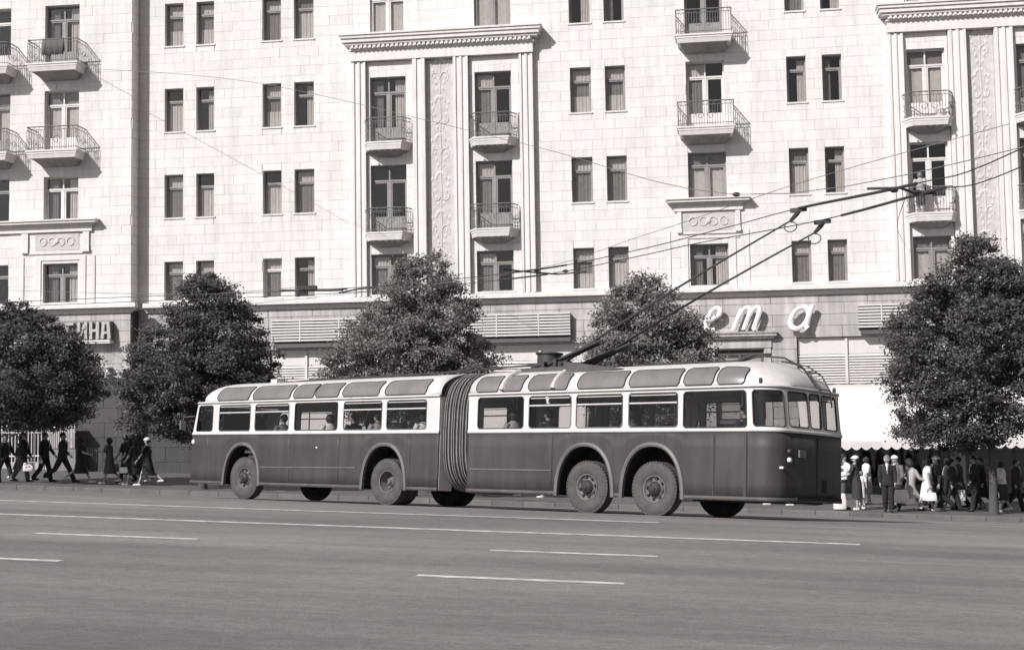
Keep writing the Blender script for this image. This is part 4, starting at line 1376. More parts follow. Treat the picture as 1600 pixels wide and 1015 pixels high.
thick(t1, w1, near(w1, 1.4), near(w1, -.4) + 1, .024); thick(t2, w2, near(w2, 1.0), near(w2, -.6) + 1, .024)
def cross(pts, label, r_=.026):
    t = tag(empty('crossing_fitting'), label, 'wire fitting', 'fittings in the trolley wires')
    mb = MB(); mb.tube(pts, r_, 6); mb.build('bar', iron, t, True)
    mb = MB(); mid = Vector(pts[0]).lerp(Vector(pts[-1]), .4); mb.sphere(mid, .05, 6, 5, (1.6, 1.6, .8)); mid = Vector(pts[0]).lerp(Vector(pts[-1]), .75); mb.sphere(mid, .05, 6, 5, (1.6, 1.6, .8)); mb.build('clamp', iron, t, True)
cross([(6.15, 23.6, 5.66), (6.6, 23.2, 5.6), (7.0, 23.6, 5.55), (7.2, 23.3, 5.52)], 'black crossing bar across the two contact wires beyond the pole heads')
cross([(-.2, 34.6, 5.6), (.5, 35.1, 5.57), (1.2, 35.6, 5.56), (1.9, 35.0, 5.55)], 'black crossing bar in the wires above the white slatted board', .022)
t = tag(empty('crossing_fitting'), 'black forked fitting in the wires beside the small paired windows', 'wire fitting', 'fittings in the trolley wires')
mb = MB(); mb.tube([(-6.6, 39.3, 5.62), (-5.9, 39.0, 5.58), (-5.1, 38.8, 5.55), (-4.7, 38.4, 5.52)], .035, 6); mb.tube([(-5.6, 38.9, 5.58), (-5.1, 39.3, 5.62), (-4.7, 39.5, 5.66)], .03, 6); mb.tube([(-4.9, 39.1, 5.5), (-4.3, 39.0, 5.6), (-3.9, 38.9, 5.62)], .028, 6); mb.build('bar', iron, t, True)
mb = MB(); mb.box(-6.0, -5.5, 38.85, 39.1, 5.58, 5.7); mb.build('clamp', iron, t)
ts_, ws_ = wire('span_wire', [(-18.3, 58.8, 17.3), (-9.5, 51, 14.6), (.4, 42, 10.3), (4.7, 28.5, 6.4), (8.5, 20.5, 5.9)], .009, 'thin sagging span wire running from the bay wall to the contact wires', 'thin span wires', iron_g)
mb = MB(); mb.sphere(ws_[near(ws_, 4.9)], .05, 8, 6, (1.7, 1, 1)); mb.build('insulator', iron, ts_, True)
wire('span_wire', [(9.4, 25.7, 7.2), (6.4, 30, 6.9), (3.5, 36, 6.6), (-.5, 40, 6.0), (-12, 50, 6.0)], .008, 'thin feeder wire strung above the contact wires', 'thin span wires', iron_g)
wire('span_wire', [(15.5, 54.5, 8.8), (9.0, 32, 6.2), (7.0, 24, 5.75)], .007, 'thin guy wire from the wall by the balcony column to the pole heads', 'thin span wires', iron_g)
wire('span_wire', [(-21, 57.5, 7.6), (-12, 50, 6.6), (-5.6, 39, 5.7)], .008, 'thin guy wire from the bay wall to the forked fitting', 'thin span wires', iron_g)

# ================================================================== TREES
def leaf_mat(lo, hi):
    M = bpy.data.materials.new('leaves'); M.use_nodes = True
    N = M.node_tree; N.nodes.clear(); L = N.links.new
    out = N.nodes.new('ShaderNodeOutputMaterial')
    geo = N.nodes.new('ShaderNodeNewGeometry')
    mr = N.nodes.new('ShaderNodeMapRange'); L(geo.outputs['Random Per Island'], mr.inputs[0]); mr.inputs[3].default_value = lo; mr.inputs[4].default_value = hi
    cm = N.nodes.new('ShaderNodeMix'); cm.data_type = 'RGBA'; cm.blend_type = 'MULTIPLY'; cm.inputs['Factor'].default_value = 1
    cm.inputs['A'].default_value = (1, .93, .90, 1); L(mr.outputs[0], cm.inputs['B'])
    d = N.nodes.new('ShaderNodeBsdfPrincipled'); d.inputs['Roughness'].default_value = .55; d.inputs['Specular IOR Level'].default_value = .3; L(cm.outputs['Result'], d.inputs['Base Color'])
    tr = N.nodes.new('ShaderNodeBsdfTranslucent'); L(cm.outputs['Result'], tr.inputs[0])
    mx = N.nodes.new('ShaderNodeMixShader'); mx.inputs[0].default_value = .40; L(d.outputs[0], mx.inputs[1]); L(tr.outputs[0], mx.inputs[2]); L(mx.outputs[0], out.inputs[0])
    return M
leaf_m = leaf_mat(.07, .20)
leaf_sunlit = leaf_mat(.14, .34)  # paler leaf copy: stronger sun on the centre trees put into the colour
bark = mat('bark', .075, .95, var=.3, scale=6, bump=.8, bscale=25)
def tree(u, w, fork, prof, nclump, nleaf, seed, label, lean_u=0.0, lm=None):
    """prof: list of (z above ground, radius, du) describing the outline of the crown"""
    g = np.random.default_rng(seed)
    base = street(u, w, pave_z(u))
    T = empty('tree', Matrix.Translation(base)); tag(T, label, 'tree', 'street trees along the kerb')
    zs = np.array([p[0] for p in prof]); rs = np.array([p[1] for p in prof]); du = np.array([p[2] for p in prof])
    zlo, zhi = zs[0], zs[-1]
    def rad(z): return np.interp(z, zs, rs)
    def off(z): return np.interp(z, zs, du)
    # trunk and limbs
    mb = MB(); eu = EU
    top = Vector((0, 0, 0)) + eu * float(off(zlo + .75 * (zhi - zlo))) + Vector((0, 0, zlo + .82 * (zhi - zlo)))
    fk = Vector((0, 0, fork)) + eu * lean_u
    pts = [Vector((0, 0, -.15)), Vector((0, 0, .25)), fk * .5 + Vector((.03, .02, 0)), fk]
    up = [fk.lerp(top, t) + Vector((.08 * math.sin(5 * t + seed), .06 * math.cos(4 * t), 0)) for t in (.25, .5, .75, 1)]
    mb.tube(pts + up, [.19, .15, .125, .12, .09, .065, .04, .015], 9)
    tips = []
    for k in range(11):
        t0 = g.uniform(0, .55); st = fk.lerp(top, t0)
        a = k * 2.4 + g.uniform(-.4, .4); zz = float(g.uniform(max(st.z + .2, zlo), zlo + .85 * (zhi - zlo)))
        rr = float(rad(zz)) * g.uniform(.6, .9)
        en = Vector((math.cos(a) * rr, math.sin(a) * rr, zz)) + eu * float(off(zz))
        md = st.lerp(en, .5) + Vector((0, 0, .15 + .1 * g.random()))
        mb.tube([st, st.lerp(md, .5) + Vector((0, 0, .05)), md, md.lerp(en, .5) + Vector((0, 0, .05)), en], [.06, .05, .035, .022, .008], 6)
        for j in range(3):
            q = st.lerp(en, g.uniform(.35, .8)) + Vector((0, 0, .1)); e2 = q + Vector((g.normal() * .45, g.normal() * .45, g.uniform(-.1, .5)))
            mb.tube([q, q.lerp(e2, .5) + Vector((0, 0, .05)), e2], [.022, .014, .005], 5)
    mb.build('trunk', bark, T, True)
    # leaf clumps spread through the crown, denser towards its skin
    cz = []; 
    while len(cz) < nclump:
        z = g.uniform(zlo, zhi)
        if g.random() < (rad(z) / rs.max()) ** 1.6 + .04: cz.append(z)
    cz = np.array(cz); ca = g.uniform(0, 2 * np.pi, nclump); cr = rad(cz) * np.sqrt(g.uniform(.08, .95, nclump)) * g.uniform(.84, 1.14, nclump)
    cen = np.stack([np.cos(ca) * cr, np.sin(ca) * cr, cz], 1) + np.outer(off(cz), np.array([eu.x, eu.y, 0]))
    size = g.uniform(.16, .46, nclump)
    idx = g.integers(0, nclump, nleaf)
    d = g.normal(size=(nleaf, 3)) * .52; d = np.clip(d, -1.5, 1.5)
    d[:, 2] *= .62
    pos = cen[idx] + d * size[idx][:, None]
    # a few stray twig leaves outside the crown
    n = g.normal(size=(nleaf, 3)) * .75 + np.array([-.1, -.2, .9]); n /= np.linalg.norm(n, axis=1)[:, None]
    t = np.cross(n, g.normal(size=(nleaf, 3))); t /= np.linalg.norm(t, axis=1)[:, None]
    b = np.cross(n, t)
    L_ = g.uniform(.026, .062, nleaf)[:, None]; W_ = L_ * g.uniform(.55, .85, nleaf)[:, None]
    v = np.empty((nleaf, 4, 3))
    v[:, 0] = pos - t * L_; v[:, 1] = pos + b * W_ + n * .2 * L_; v[:, 2] = pos + t * L_; v[:, 3] = pos - b * W_ + n * .2 * L_
    me = bpy.data.meshes.new('crown')
    me.vertices.add(nleaf * 4); me.vertices.foreach_set('co', v.reshape(-1))
    me.loops.add(nleaf * 4); me.loops.foreach_set('vertex_index', np.arange(nleaf * 4, dtype=np.int32))
    me.polygons.add(nleaf); me.polygons.foreach_set('loop_start', np.arange(0, nleaf * 4, 4, dtype=np.int32))
    me.update(calc_edges=True); me.validate()
    link('crown', me, lm or leaf_m, T)
# outlines: heights above the pavement
tree(-16.75, -10.8, 2.2, [(1.75, .5, 1.1), (2.1, 1.7, 1.2), (2.8, 2.6, 1.2), (3.6, 2.75, 1.1), (4.7, 2.2, 1.0), (5.5, 1.4, .8), (6.25, .35, .6)], 480, 100000, 3, 'dark leafy street tree beside the gate passage and the block letter sign')
tree(-9.2, -10.8, 1.9, [(1.75, .6, -.5), (2.15, 2.2, -.3), (2.9, 2.95, -.1), (4.0, 2.75, .0), (5.2, 2.1, .1), (6.2, 1.5, .1), (7.0, .9, .2), (7.35, .3, .3)], 560, 115000, 5, 'leafy street tree behind the front end of the trolleybus')
tree(-1.85, -10.8, 2.2, [(2.2, .8, -.3), (3.0, 2.6, -.1), (3.9, 3.2, 0), (5.0, 2.7, .1), (6.2, 2.0, .2), (7.2, 1.3, .4), (8.2, .35, .5)], 560, 115000, 8, 'tall pointed street tree behind the trolleybus bellows', 0, leaf_sunlit)
tree(6.0, -10.8, 2.2, [(2.2, .7, .1), (3.0, 2.1, .1), (4.0, 2.45, .1), (5.2, 2.2, .1), (6.3, 1.55, 0), (7.1, .8, -.1), (7.4, .3, -.2)], 440, 92000, 11, 'round street tree behind the trolley poles at the script sign', 0, leaf_sunlit)
tree(16.8, -10.8, 2.25, [(2.0, .5, -1.2), (2.6, 2.0, -.9), (3.5, 2.3, -.5), (4.6, 2.75, -.5), (5.8, 2.7, -.3), (7.0, 2.2, -.1), (8.0, 1.3, -.1), (8.8, .35, -.2)], 620, 125000, 14, 'tall dark street tree with bare trunk by the crowd at the kerb', 0)

# ================================================================== PEOPLE
skin_m = mat('skin', .36, .6); hair_m = mat('hair_dark', .022, .7); hair_l = mat('hair_fair', .16, .7)
CL = {'black': mat('cloth_black', .022, .95, var=.2, scale=9), 'dark': mat('cloth_dark', .04, .95, var=.2, scale=9), 'grey': mat('cloth_grey', .15, .95, var=.15, scale=9),
      'light': mat('cloth_light', .36, .95, var=.1, scale=9), 'white': mat('cloth_white', .72, .9, var=.06, scale=9), 'mid': mat('cloth_mid', .085, .95, var=.2, scale=9)}
shoe_d = mat('shoe_dark', .02, .5); shoe_w = mat('shoe_white', .6, .6)
skinjobs = []
eye_mb = MB()
def rotY(p, a, piv):
    # positive a leans forward (+x)
    x, z = p[0] - piv[0], p[2] - piv[2]
    return Vector((piv[0] + x * math.cos(a) + z * math.sin(a), p[1], piv[2] - x * math.sin(a) + z * math.cos(a)))
def person(M, label, H=1.7, stride=0, lean_a=4, arms=(18, -18), elbow=(20, 20), top='jacket', topc='dark', bot='trousers', botc='dark', shoes=shoe_d, hair='short', hairm=None, hat=None, seated=False, group=None, headturn=0):
    k = H / 1.7; hairm = hairm or hair_m
    a = R(stride); la = R(lean_a)
    pel = Vector((0, 0, .92))
    J = {}
    for nm, sgn in (('L', 1), ('R', -1)):
        h = Vector((0, sgn * .09, .88))
        if seated:
            kn = h + Vector((.42, sgn * .02, -.02)); an = kn + Vector((.02, 0, -.40))
        else:
            f = a * (1 if nm == 'L' else -1)
            kn = h + Vector((math.sin(f) * .43, 0, -math.cos(f) * .43))
            g = f - (R(6) if f > 0 else R(14) + abs(f) * .55 if stride else R(2))
            an = kn + Vector((math.sin(g) * .40, 0, -math.cos(g) * .40))
        J['hip' + nm], J['knee' + nm], J['ank' + nm] = h, kn, an
        J['toe' + nm] = an + Vector((.17, sgn * .02, -.045 if not (stride and nm == 'R') else -.06))
        J['heel' + nm] = an + Vector((-.04, 0, -.03))
        sh = rotY(Vector((0, sgn * .185, 1.40)), la, pel)
        sw = R(arms[0] if nm == 'L' else arms[1]); eb = R(elbow[0] if nm == 'L' else elbow[1])
        el = sh + Vector((math.sin(sw) * .28, sgn * .05, -math.cos(sw) * .28))
        wr = el + Vector((math.sin(sw + eb) * .25, -sgn * .01, -math.cos(sw + eb) * .25))
        J['sh' + nm], J['el' + nm], J['wr' + nm] = sh, el, wr
    sp = lambda x, z: rotY(Vector((x, 0, z)), la, pel)
    ht = rotY(Vector((0, 0, 1.46)), la, pel)
    zmin = min(J['ankL'].z, J['ankR'].z) - .075
    shift = Vector((0, 0, -zmin)) if not seated else Vector((0, 0, -zmin))
    T = empty('person', M); tag(T, label, 'person', group)
    V = []; E_ = []; RD = []
    def v(p, r_, par=None):
        V.append((Vector(p) + shift) * k); RD.append(r_ * k); i = len(V) - 1
        if par is not None: E_.append((par, i))
        return i
    i0 = v(pel, .125); i1 = v(sp(0, 1.10), .115, i0); i2 = v(sp(.01, 1.28), .13, i1); i3 = v(sp(0, 1.43), .065, i2)
    hd = rotY(Vector((.02, 0, 1.50)), la * .6, ht) ; i4 = v(hd, .052, i3)
    hc = ht.lerp(hd, 1) + Vector((.012, 0, .105)); i5 = v(hd + Vector((.018, 0, .045)), .075, i4); i6 = v(hc, .094, i5); i7 = v(hc + Vector((-.01, 0, .065)), .075, i6)
    v(hc + Vector((.108, 0, -.015)), .013, i6)
    for sgn in (-1, 1): v(hc + Vector((-.005, sgn * .098, -.01)), .014, i6)
    for nm, sgn in (('L', 1), ('R', -1)):
        s_ = v(J['sh' + nm], .056, i2); e_ = v(J['el' + nm], .042, s_); w_ = v(J['wr' + nm], .028, e_)
        d = (J['wr' + nm] - J['el' + nm]).normalized(); p_ = v(J['wr' + nm] + d * .06, .030, w_)
        fwd = Vector((1, 0, 0)) - d * d.x; fwd.normalize()
        for q, (o, l_) in enumerate(((-.026, .062), (-.009, .075), (.009, .078), (.026, .068))):
            m1 = v(J['wr' + nm] + d * .10 + fwd * o, .0095, p_); v(J['wr' + nm] + d * (.10 + l_ * .6) + fwd * o + Vector((0, -sgn * .015, 0)), .008, m1)
        th = v(J['wr' + nm] + d * .055 + fwd * .035, .010, p_); v(J['wr' + nm] + d * .10 + fwd * .055, .009, th)
        h_ = v(J['hip' + nm], .088, i0); k_ = v(J['knee' + nm], .055, h_)
        c_ = v(J['knee' + nm].lerp(J['ank' + nm], .3) + Vector((-.015, 0, 0)), .053, k_); a_ = v(J['ank' + nm], .035, c_); v(J['toe' + nm], .03, a_)
    me = bpy.data.meshes.new('body'); me.from_pydata([tuple(p) for p in V], E_, [])
    ob = link('body', me, skin_m, T)
    md = ob.modifiers.new('skin', 'SKIN'); md.use_smooth_shade = True
    for q, sv in enumerate(me.skin_vertices[0].data):
        sv.radius = (RD[q], RD[q]); sv.use_root = (q == 0)
    ss = ob.modifiers.new('sub', 'SUBSURF'); ss.levels = 1; ss.render_levels = 1
    P = lambda q: tuple((Vector(q) + shift) * k)
    def ring(c, ax, by, n=16, tilt=la):
        out = []
        for j in range(n):
            t_ = 2 * math.pi * j / n; q = Vector((ax * math.cos(t_), by * math.sin(t_), 0)); q = Vector((q.x * math.cos(tilt), q.y, -q.x * math.sin(tilt)))
            out.append(P(Vector(c) + q))
        return out
    # garments
    mb = MB()
    tors = [(1.02, .13, .165), (1.12, .125, .16), (1.28, .145, .185), (1.38, .125, .195), (1.445, .075, .105), (1.48, .058, .06)]
    if top == 'dress':
        low = [] if seated else [(J['kneeL'].lerp(J['kneeR'], .5) + Vector((0, 0, -.10)), .155 + .36 * abs(J['kneeL'].x - J['kneeR'].x), .19), (pel.lerp(J['kneeL'].lerp(J['kneeR'], .5), .6), .155 + .16 * abs(J['kneeL'].x - J['kneeR'].x), .19), (pel + Vector((0, 0, -.06)), .155, .185)]
        rings = [ring(c, x, y, tilt=0) for c, x, y in low] + [ring(sp(0, z), x, y) for z, x, y in tors]
        mb.loft(rings)
        for nm in 'LR': mb.tube([P(J['sh' + nm] + Vector((0, 0, .02))), P(J['sh' + nm].lerp(J['el' + nm], .5)), P(J['sh' + nm].lerp(J['el' + nm], .85))], [.075 * k, .07 * k, .066 * k], 9)
        mb.build('dress', CL[topc], T, True, 60)
    else:
        hem = .80 if top == 'jacket' else .94
        if top == 'coat': hem = .50
        low = []
        if top == 'coat': low = [(J['kneeL'].lerp(J['kneeR'], .5) + Vector((0, 0, -.02)), .20 + .45 * abs(J['kneeL'].x - J['kneeR'].x), .22), (pel + Vector((0, 0, -.10)), .17, .205)]
        elif not seated: low = [(pel + Vector((0, 0, -.11 if top == 'jacket' else .02)), .16, .195)]
        rings = [ring(c, x, y, tilt=0) for c, x, y in low] + [ring(sp(0, z), x + .012, y + .01) for z, x, y in tors]
        mb.loft(rings)
        end = 1.0 if top in ('jacket', 'coat') else .8
        for nm in 'LR':
            pts = [J['sh' + nm] + Vector((0, 0, .02)), J['sh' + nm].lerp(J['el' + nm], .55), J['el' + nm]] + ([J['el' + nm].lerp(J['wr' + nm], .95)] if end == 1.0 else [])
            rr = [.078, .07, .062, .05][:len(pts)] if end == 1 else [.075, .07, .066]
            mb.tube([P(q) for q in pts], [q * k for q in rr], 9)
        mb.build({'jacket': 'jacket', 'coat': 'coat', 'shirt': 'shirt'}[top], CL[topc], T, True, 60)
        if top == 'jacket':
            sb = MB(); sb.loft([ring(sp(.035, z), x, y, 10) for z, x, y in ((1.16, .115, .02), (1.30, .135, .05), (1.42, .10, .06), (1.475, .062, .05))]); sb.build('shirt_front', CL['white'], T, True)
    if bot == 'trousers':
        mb = MB(); mb.loft([ring(pel + Vector((0, 0, z)), x, y, tilt=0) for z, x, y in ((-.10, .13, .175), (0, .14, .18), (.12, .135, .172))])
        for nm in 'LR':
            mb.tube([P(q) for q in (J['hip' + nm] + Vector((0, 0, .03)), J['hip' + nm].lerp(J['knee' + nm], .5), J['knee' + nm], J['knee' + nm].lerp(J['ank' + nm], .5), J['ank' + nm] + Vector((0, 0, .0)))], [q * k for q in (.108, .098, .083, .078, .074)], 10)
        mb.build('trousers', CL[botc], T, True, 60)
    elif bot == 'skirt':
        mid = J['kneeL'].lerp(J['kneeR'], .5)
        mb = MB(); sx = abs(J['kneeL'].x - J['kneeR'].x)
        mb.loft([ring(c, x, y, tilt=0) for c, x, y in ((mid + Vector((0, 0, -.08)), .15 + .36 * sx, .19), (pel.lerp(mid, .55), .17 + .2 * sx, .20), (pel + Vector((0, 0, -.05)), .15, .185), (pel + Vector((0, 0, .12)), .125, .155))])
        mb.build('skirt', CL[botc], T, True, 60)
    for nm in 'LR':
        an, to = J['ank' + nm], J['toe' + nm]
        mb = MB(); mb.tube([P(an + Vector((-.06, 0, -.04))), P(an + Vector((0, 0, -.035))), P(an.lerp(to, .6) + Vector((0, 0, -.01))), P(to + Vector((.04, 0, 0)))], [.036 * k, .045 * k, .045 * k, .028 * k], 8)
        mb.build('shoe', shoes, T, True)
    mb = MB(); c = hc + shift
    sc_ = {'short': (1.08, 1.06, 1.08), 'long': (1.22, 1.18, 1.3)}[hair]
    mb.sphere(tuple((c + Vector((-.022, 0, .026 if hair == 'short' else -.01))) * k), .1 * k, 10, 8, sc_)
    mb.build('hair', hairm, T, True)
    mb = MB()
    for sgn in (-1, 1): mb.sphere(tuple((c + Vector((.087, sgn * .034, .012))) * k), .012 * k, 6, 4)
    mb.box(*[q * k for q in ((c.x + .082), (c.x + .092), -.022, .022, c.z - .062, c.z - .054)])
    mb.build('face_features', hair_m, T)
    if hat:
        mb = MB(); mb.sphere(tuple((c + Vector((-.01, 0, .055))) * k), .1 * k, 12, 7, (1.22, 1.16, .85))
        mb.lathe([(.10 * k, 0), (.118 * k, -.010 * k), (.118 * k, .004 * k), (.10 * k, .02 * k)], tuple((c + Vector((.02, 0, .05))) * k), 'z', 14)
        mb.build('cap', CL[hat], T, True)
    W_ = {nm: M @ ((J['wr' + nm] + shift + (J['wr' + nm] - J['el' + nm]).normalized() * .1) * k) for nm in 'LR'}
    return T, W_
def at_street(u, w, head): return FM @ Matrix.Translation((u, w, pave_z(u))) @ Matrix.Rotation(R(head), 4, 'Z')
def bag(p, label, w_=.30, d_=.12, h_=.30, mt='white', strap=.16, rot=0):
    T = empty('bag', Matrix.Translation(p) @ Matrix.Rotation(R(rot) - FA, 4, 'Z')); tag(T, label, 'bag', 'bags carried by the pedestrians')
    mb = MB(); n = 12
    def rr(x, y): return [(x * math.copysign(abs(math.cos(t)) ** .5, math.cos(t)), y * math.copysign(abs(math.sin(t)) ** .5, math.sin(t))) for t in frange(0, 2 * math.pi, n + 1)[:-1]]
    mb.loft([[(x, y, z) for x, y in rr(w_ / 2 * f, d_ / 2 * f)] for z, f in ((-strap - h_, .8), (-strap - h_ * .96, .98), (-strap - h_ * .5, 1.06), (-strap, .86))])
    mb.build('pouch', CL[mt], T, True, 50)
    mb = MB(); mb.tube([(w_ * .32 * math.cos(t), 0, -strap + strap * math.sin(t)) for t in frange(0, math.pi, 9)], .009, 5); mb.build('handle', iron, T, True)
PG = 'pedestrians on the pavement'
# left of the bus
person(at_street(-17.0, -9.8, 0), 'man in a dark jacket walking at the edge by the gate', 1.68, 20, 6, topc='dark', botc='black', group=PG)
t_, h_ = person(at_street(-16.63, -9.3, 0), 'woman in a long grey-black coat with pale legs near the gate', 1.62, 20, 5, top='coat', topc='mid', bot=None, shoes=shoe_w, hair='long', group=PG)
t_, h_ = person(at_street(-16.2, -10.0, 8), 'man in black carrying a white parcel bag', 1.72, 14, 5, arms=(10, 12), topc='black', botc='mid', group=PG)
bag(h_['R'], 'white square shopping bag held by the man in black', .38, .14, .30)
t_, h_ = person(at_street(-15.62, -9.5, 5), 'slim man in black suit with a small white paper in hand', 1.74, 16, 3, topc='black', botc='black', group=PG)
bag(h_['R'], 'small white paper packet held by the slim man in black', .16, .05, .12, strap=.02)
person(at_street(-14.95, -9.5, 0), 'tall man in black suit taking a long stride', 1.82, 30, 5, arms=(-25, 28), topc='black', botc='black', group=PG)
person(at_street(-14.25, -9.5, 0), 'woman in a black short-sleeved dress striding with bare pale legs', 1.66, 27, 4, arms=(-30, 34), elbow=(30, 40), top='dress', topc='black', bot=None, shoes=shoe_w, hair='long', group=PG)
t_, h_ = person(at_street(-13.2, -9.4, 184), 'woman in a grey dress walking with one arm raised to her chest', 1.62, 16, 4, arms=(25, 10), elbow=(85, 25), top='dress', topc='mid', bot=None, shoes=shoe_w, hair='long', group=PG)
t_, h_ = person(at_street(-12.85, -8.8, 180), 'man in dark shirt beside the woman in the grey dress', 1.7, 15, 3, topc='dark', top='shirt', botc='dark', group=PG)
bag(h_['L'], 'pale handbag swinging between two walkers by the dark lower wall', .30, .12, .28, 'light')
person(at_street(-12.5, -9.2, 180), 'woman in a black dress with bare calves walking by the dark lower wall', 1.63, 18, 3, top='dress', topc='black', bot=None, shoes=shoe_w, hair='long', group=PG)
t_, h_ = person(at_street(-12.1, -9.7, 180), 'woman in black skirt carrying a white bag beside the bus front', 1.64, 24, 6, top='shirt', topc='dark', bot='skirt', botc='black', shoes=shoe_w, hair='long', group=PG)
bag(h_['L'], 'white handbag of the woman in the black skirt', .3, .1, .2)
person(at_street(-11.6, -9.8, 182), 'woman in a white cap and black dress with pale legs at the bus front', 1.68, 24, 8, top='dress', topc='black', bot=None, shoes=shoe_w, hat='white', group=PG)
# behind the bus, feet seen under it
for u, lb, c1, c2 in ((.05, 'woman in pale dress walking behind the bellows', 'light', None), (.62, 'woman in dark dress walking behind the bellows', 'mid', None), (1.1, 'woman in grey coat walking behind the rear section', 'grey', None), (2.6, 'woman in white dress walking behind the second section window', 'white', None), (10.15, 'woman in light dress walking behind the bus tail', 'light', None), (10.9, 'woman in black dress walking behind the bus tail', 'black', None)):
    person(at_street(u, -9.4, 0 if u < 2 else 180), lb, 1.63, 22, 4, top='dress', topc=c1, bot=None, shoes=shoe_w, hair='long', group=PG)
# right of the bus
t_, h_ = person(at_street(12.2, -10.7, 10), 'man in white shirt and dark trousers bending towards his bag', 1.70, 6, 16, arms=(30, 20), elbow=(45, 20), top='shirt', topc='white', botc='mid', group=PG)
bag(street(12.05, -11.2, pave_z(12) + .62), 'big white sack standing on the kerb beside the bus tail', .42, .3, .5, strap=.1)
person(at_street(12.62, -10.9, 175), 'woman with white headscarf and dark dress facing the man in the white shirt', 1.66, 4, 12, arms=(30, 25), elbow=(45, 40), top='dress', topc='dark', bot=None, shoes=shoe_w, hat='white', group=PG)
t_, h_ = person(at_street(13.3, -7.4, 200), 'woman in white blouse and pale skirt standing back under the awning', 1.58, 3, 2, top='shirt', topc='white', bot='skirt', botc='light', shoes=shoe_w, hair='long', group=PG)
person(at_street(13.05, -7.9, 270), 'child in a white dress under the scalloped awning', 1.12, 3, 0, top='dress', topc='white', bot=None, shoes=shoe_w, hairm=hair_l, hair='long', group=PG)
person(at_street(13.5, -11.5, 262), 'man in black suit with open white collar standing at the kerb', 1.73, 5, 1, arms=(4, -4), elbow=(12, 12), topc='black', botc='black', hairm=hair_l, group=PG)
t_, h_ = person(at_street(13.88, -10.4, 250), 'man in white cap and grey jacket behind the suited man', 1.70, 8, 3, arms=(8, 8), topc='grey', botc='dark', hat='white', group=PG)
bag(h_['L'], 'large white shopping bag of the man in the white cap', .44, .2, .42)
person(at_street(14.35, -10.2, 4), 'woman in light grey coat leaning forward in mid-stride', 1.62, 28, 16, arms=(-25, 30), elbow=(20, 40), top='coat', topc='light', bot=None, hair='long', group=PG)
t_, h_ = person(at_street(14.85, -10.3, 4), 'woman in a white dress walking with a white bag', 1.67, 18, 6, arms=(14, -8), top='dress', topc='white', bot=None, shoes=shoe_w, hair='long', group=PG)
bag(h_['R'], 'round white bag of the woman in the white dress', .36, .2, .26)
t_, h_ = person(at_street(15.25, -10.0, 182), 'man in round white cap and black clothes meeting the walkers', 1.74, 22, 7, arms=(-15, 25), elbow=(20, 60), topc='black', botc='black', hat='white', group=PG)
t_, h_ = person(at_street(15.72, -9.7, 0), 'man in dark jacket with a white net bag', 1.68, 22, 5, topc='dark', botc='black', group=PG)
bag(h_['L'], 'white net bag of the man in the dark jacket', .26, .16, .36)
person(at_street(16.15, -8.6, 180), 'man in dark coat under the awning by the tree', 1.7, 12, 3, top='coat', topc='mid', botc='black', group=PG)
person(at_street(16.45, -9.7, 200), 'man in black suit and white shirt by the tree trunk', 1.76, 14, 3, topc='black', botc='black', group=PG)
t_, h_ = person(at_street(17.35, -9.4, 190), 'woman in white blouse and dark skirt beyond the tree trunk', 1.62, 12, 3, top='shirt', topc='white', bot='skirt', botc='dark', shoes=shoe_w, hair='long', group=PG)
bag(h_['L'], 'small white handbag of the woman beyond the tree', .26, .1, .22)
person(at_street(17.9, -8.8, 0), 'man in dark clothes at the far end of the crowd', 1.7, 18, 3, topc='dark', botc='black', group=PG)
for u, w, hd_, lb, tp, tc, hh in ((14.15, -7.8, 0, 'man in a dark jacket passing under the awning behind the grey coat', 'jacket', 'dark', 1.7), (14.75, -7.2, 180, 'woman in a mid grey dress under the awning', 'dress', 'mid', 1.6), (15.45, -8.0, 10, 'man in grey shirt under the awning', 'shirt', 'grey', 1.72), (16.0, -7.4, 190, 'woman in a light dress deep under the awning', 'dress', 'light', 1.6), (16.9, -8.4, 185, 'man in black coat behind the tree trunk', 'coat', 'black', 1.74), (18.4, -9.6, 180, 'woman in a white dress past the tree trunk', 'dress', 'white', 1.64)):
    person(at_street(u, w, hd_), lb, hh, 14 + 10 * (u % 1), 3, arms=(-12, 16), elbow=(25, 35), top=tp, topc=tc, bot=None if tp == 'dress' else 'trousers', botc='black', shoes=shoe_w if tp == 'dress' else shoe_d, hair='long' if tp == 'dress' else 'short', group=PG)
# things kept on the balconies
t = facade_thing('wash_tub', 'pale wash tub on the upper balcony beside the ornament strip', 'tub')
mb = MB(); mb.lathe([(.0, .0), (.15, .0), (.2, .28), (.215, .3), (.19, .28), (.14, .04), (.0, .04)], (17.3, -.52, SLAB[1] + .002), 'z', 16); mb.build('bowl', sign_w, t, True)
t = facade_thing('hung_blanket', 'grey blanket hung over the rail of the top balcony on the projecting bay', 'blanket')
mb = MB(); n_ = 12; vs = []
for i in range(n_ + 1):
    x = -19.9 + 1.0 * i / n_; y0 = AW - .955 - .02 * math.sin(i * 1.9)
    vs += [(x, y0 + .07, SLAB[0] + .55), (x, AW - .95, SLAB[0] + 1.135), (x, y0 - .05, SLAB[0] + .42)]
mb.add(vs, [q for i in range(n_) for q in ((3 * i, 3 * i + 3, 3 * i + 4, 3 * i + 1), (3 * i + 1, 3 * i + 4, 3 * i + 5, 3 * i + 2))])
o = mb.build('cloth', CL['grey'], t, True); so = o.modifiers.new('thick', 'SOLIDIFY'); so.thickness = .012
# on the balcony
person(FM @ Matrix.Translation((16.45, -.42, SLAB[2] + .002)) @ Matrix.Rotation(R(250), 4, 'Z'), 'woman in a pale blouse standing in the open balcony door', 1.6, 3, 6, arms=(30, 30), elbow=(50, 50), top='shirt', topc='light', bot='skirt', botc='dark', hair='long', hairm=hair_l)
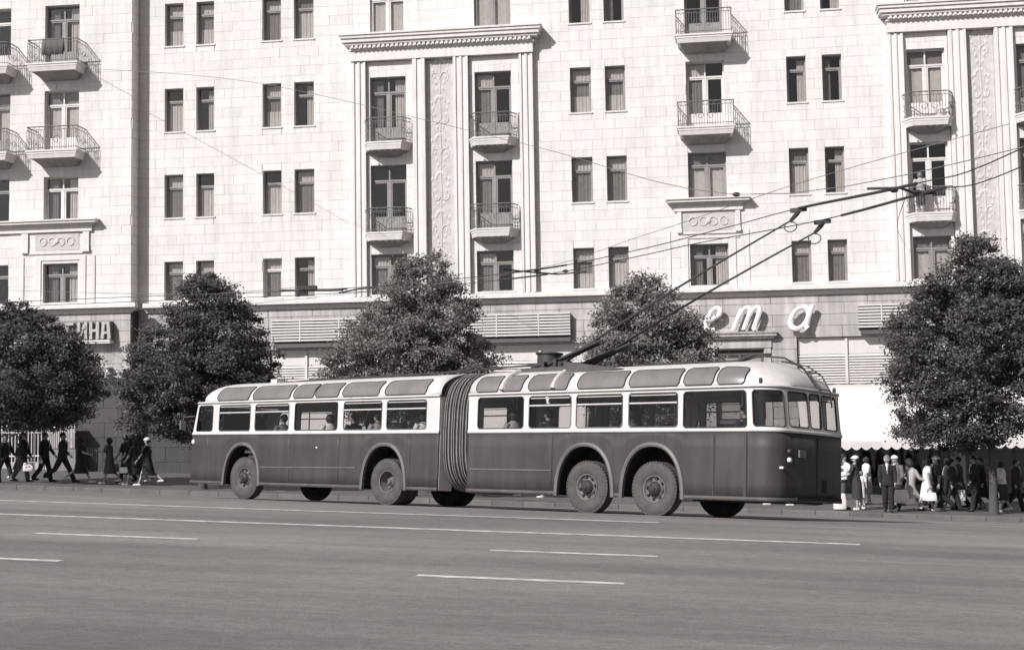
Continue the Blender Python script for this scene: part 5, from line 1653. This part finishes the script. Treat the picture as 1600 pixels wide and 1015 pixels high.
# passengers
def at_bus(s, lat, z, head): return BM @ Matrix.Translation(bl(s, lat, z)) @ Matrix.Rotation(R(head), 4, 'Z')
PS = 'passengers riding in the trolleybus'
FLOOR = .842
seatd = [(3.4, .55, 'woman in white blouse seated at the window next to the bellows', 'white', 'long'), (4.9, .5, 'man in pale shirt seated at the second window ahead of the bellows', 'light', 'short'), (5.8, .55, 'man in dark jacket seated at the rear of the wide front-section window', 'dark', 'short'),
         (6.7, .55, 'woman in white dress seated at the middle of the wide window', 'white', 'long'), (7.6, WB - .55, 'man in black seated across the aisle at the fourth window', 'black', 'short'), (8.5, .55, 'man in grey shirt seated at the fourth window ahead of the bellows', 'grey', 'short'),
         (.6, .55, 'woman in pale dress seated at the first window behind the bellows', 'light', 'long'), (-.4, .55, 'man in dark shirt seated at the second window behind the bellows', 'dark', 'short'), (-2.6, .55, 'woman in grey dress seated above the rear axles', 'grey', 'long'),
         (-4.6, WB - .55, 'man in dark coat seated across the aisle near the tail', 'dark', 'short'), (-5.3, .6, 'man in black seated by the tail corner window', 'black', 'short')]
for s_, lat, lb, c_, hr in seatd:
    person(at_bus(s_ - .02, lat, FLOOR + .02, 0), lb, 1.68, 0, 2, arms=(25, 25), elbow=(50, 50), top='shirt', topc=c_, botc='dark', hair=hr, seated=True, group=PS)
for s_, lat, hd_, lb, c_ in ((2.95, 1.4, 90, 'standing man in black in the aisle beside the bellows', 'black'), (6.15, 1.45, 80, 'standing man in dark jacket in the aisle of the front section', 'dark'), (-1.2, 1.3, 95, 'standing man in grey jacket above the tandem axles', 'grey'), (-2.0, 1.5, 260, 'standing woman in black above the tandem axles', 'black'), (-3.5, 1.3, 90, 'standing man in pale jacket at the fourth rear-section window', 'light'), (-5.0, 1.4, 90, 'standing man in grey near the tail windows', 'grey')):
    person(at_bus(s_, lat, FLOOR + .002, hd_), lb, 1.70, 2, 1, arms=(6, 120), elbow=(10, 40), topc=c_, botc='dark', group=PS)
person(at_bus(10.95, .75, FLOOR + .02, 0), 'driver in a dark shirt behind the cab side window', 1.72, 0, 6, arms=(40, 40), elbow=(40, 40), top='shirt', topc='dark', botc='dark', seated=True, group=None)
mb = bmb(); mb.box(10.72, 11.16, .5, 1.0, FLOOR, FLOOR + .44); mb.box(10.66, 10.74, .5, 1.0, FLOOR + .44, FLOOR + .95); mb.build('driver_seat', seat_mat, BUS)
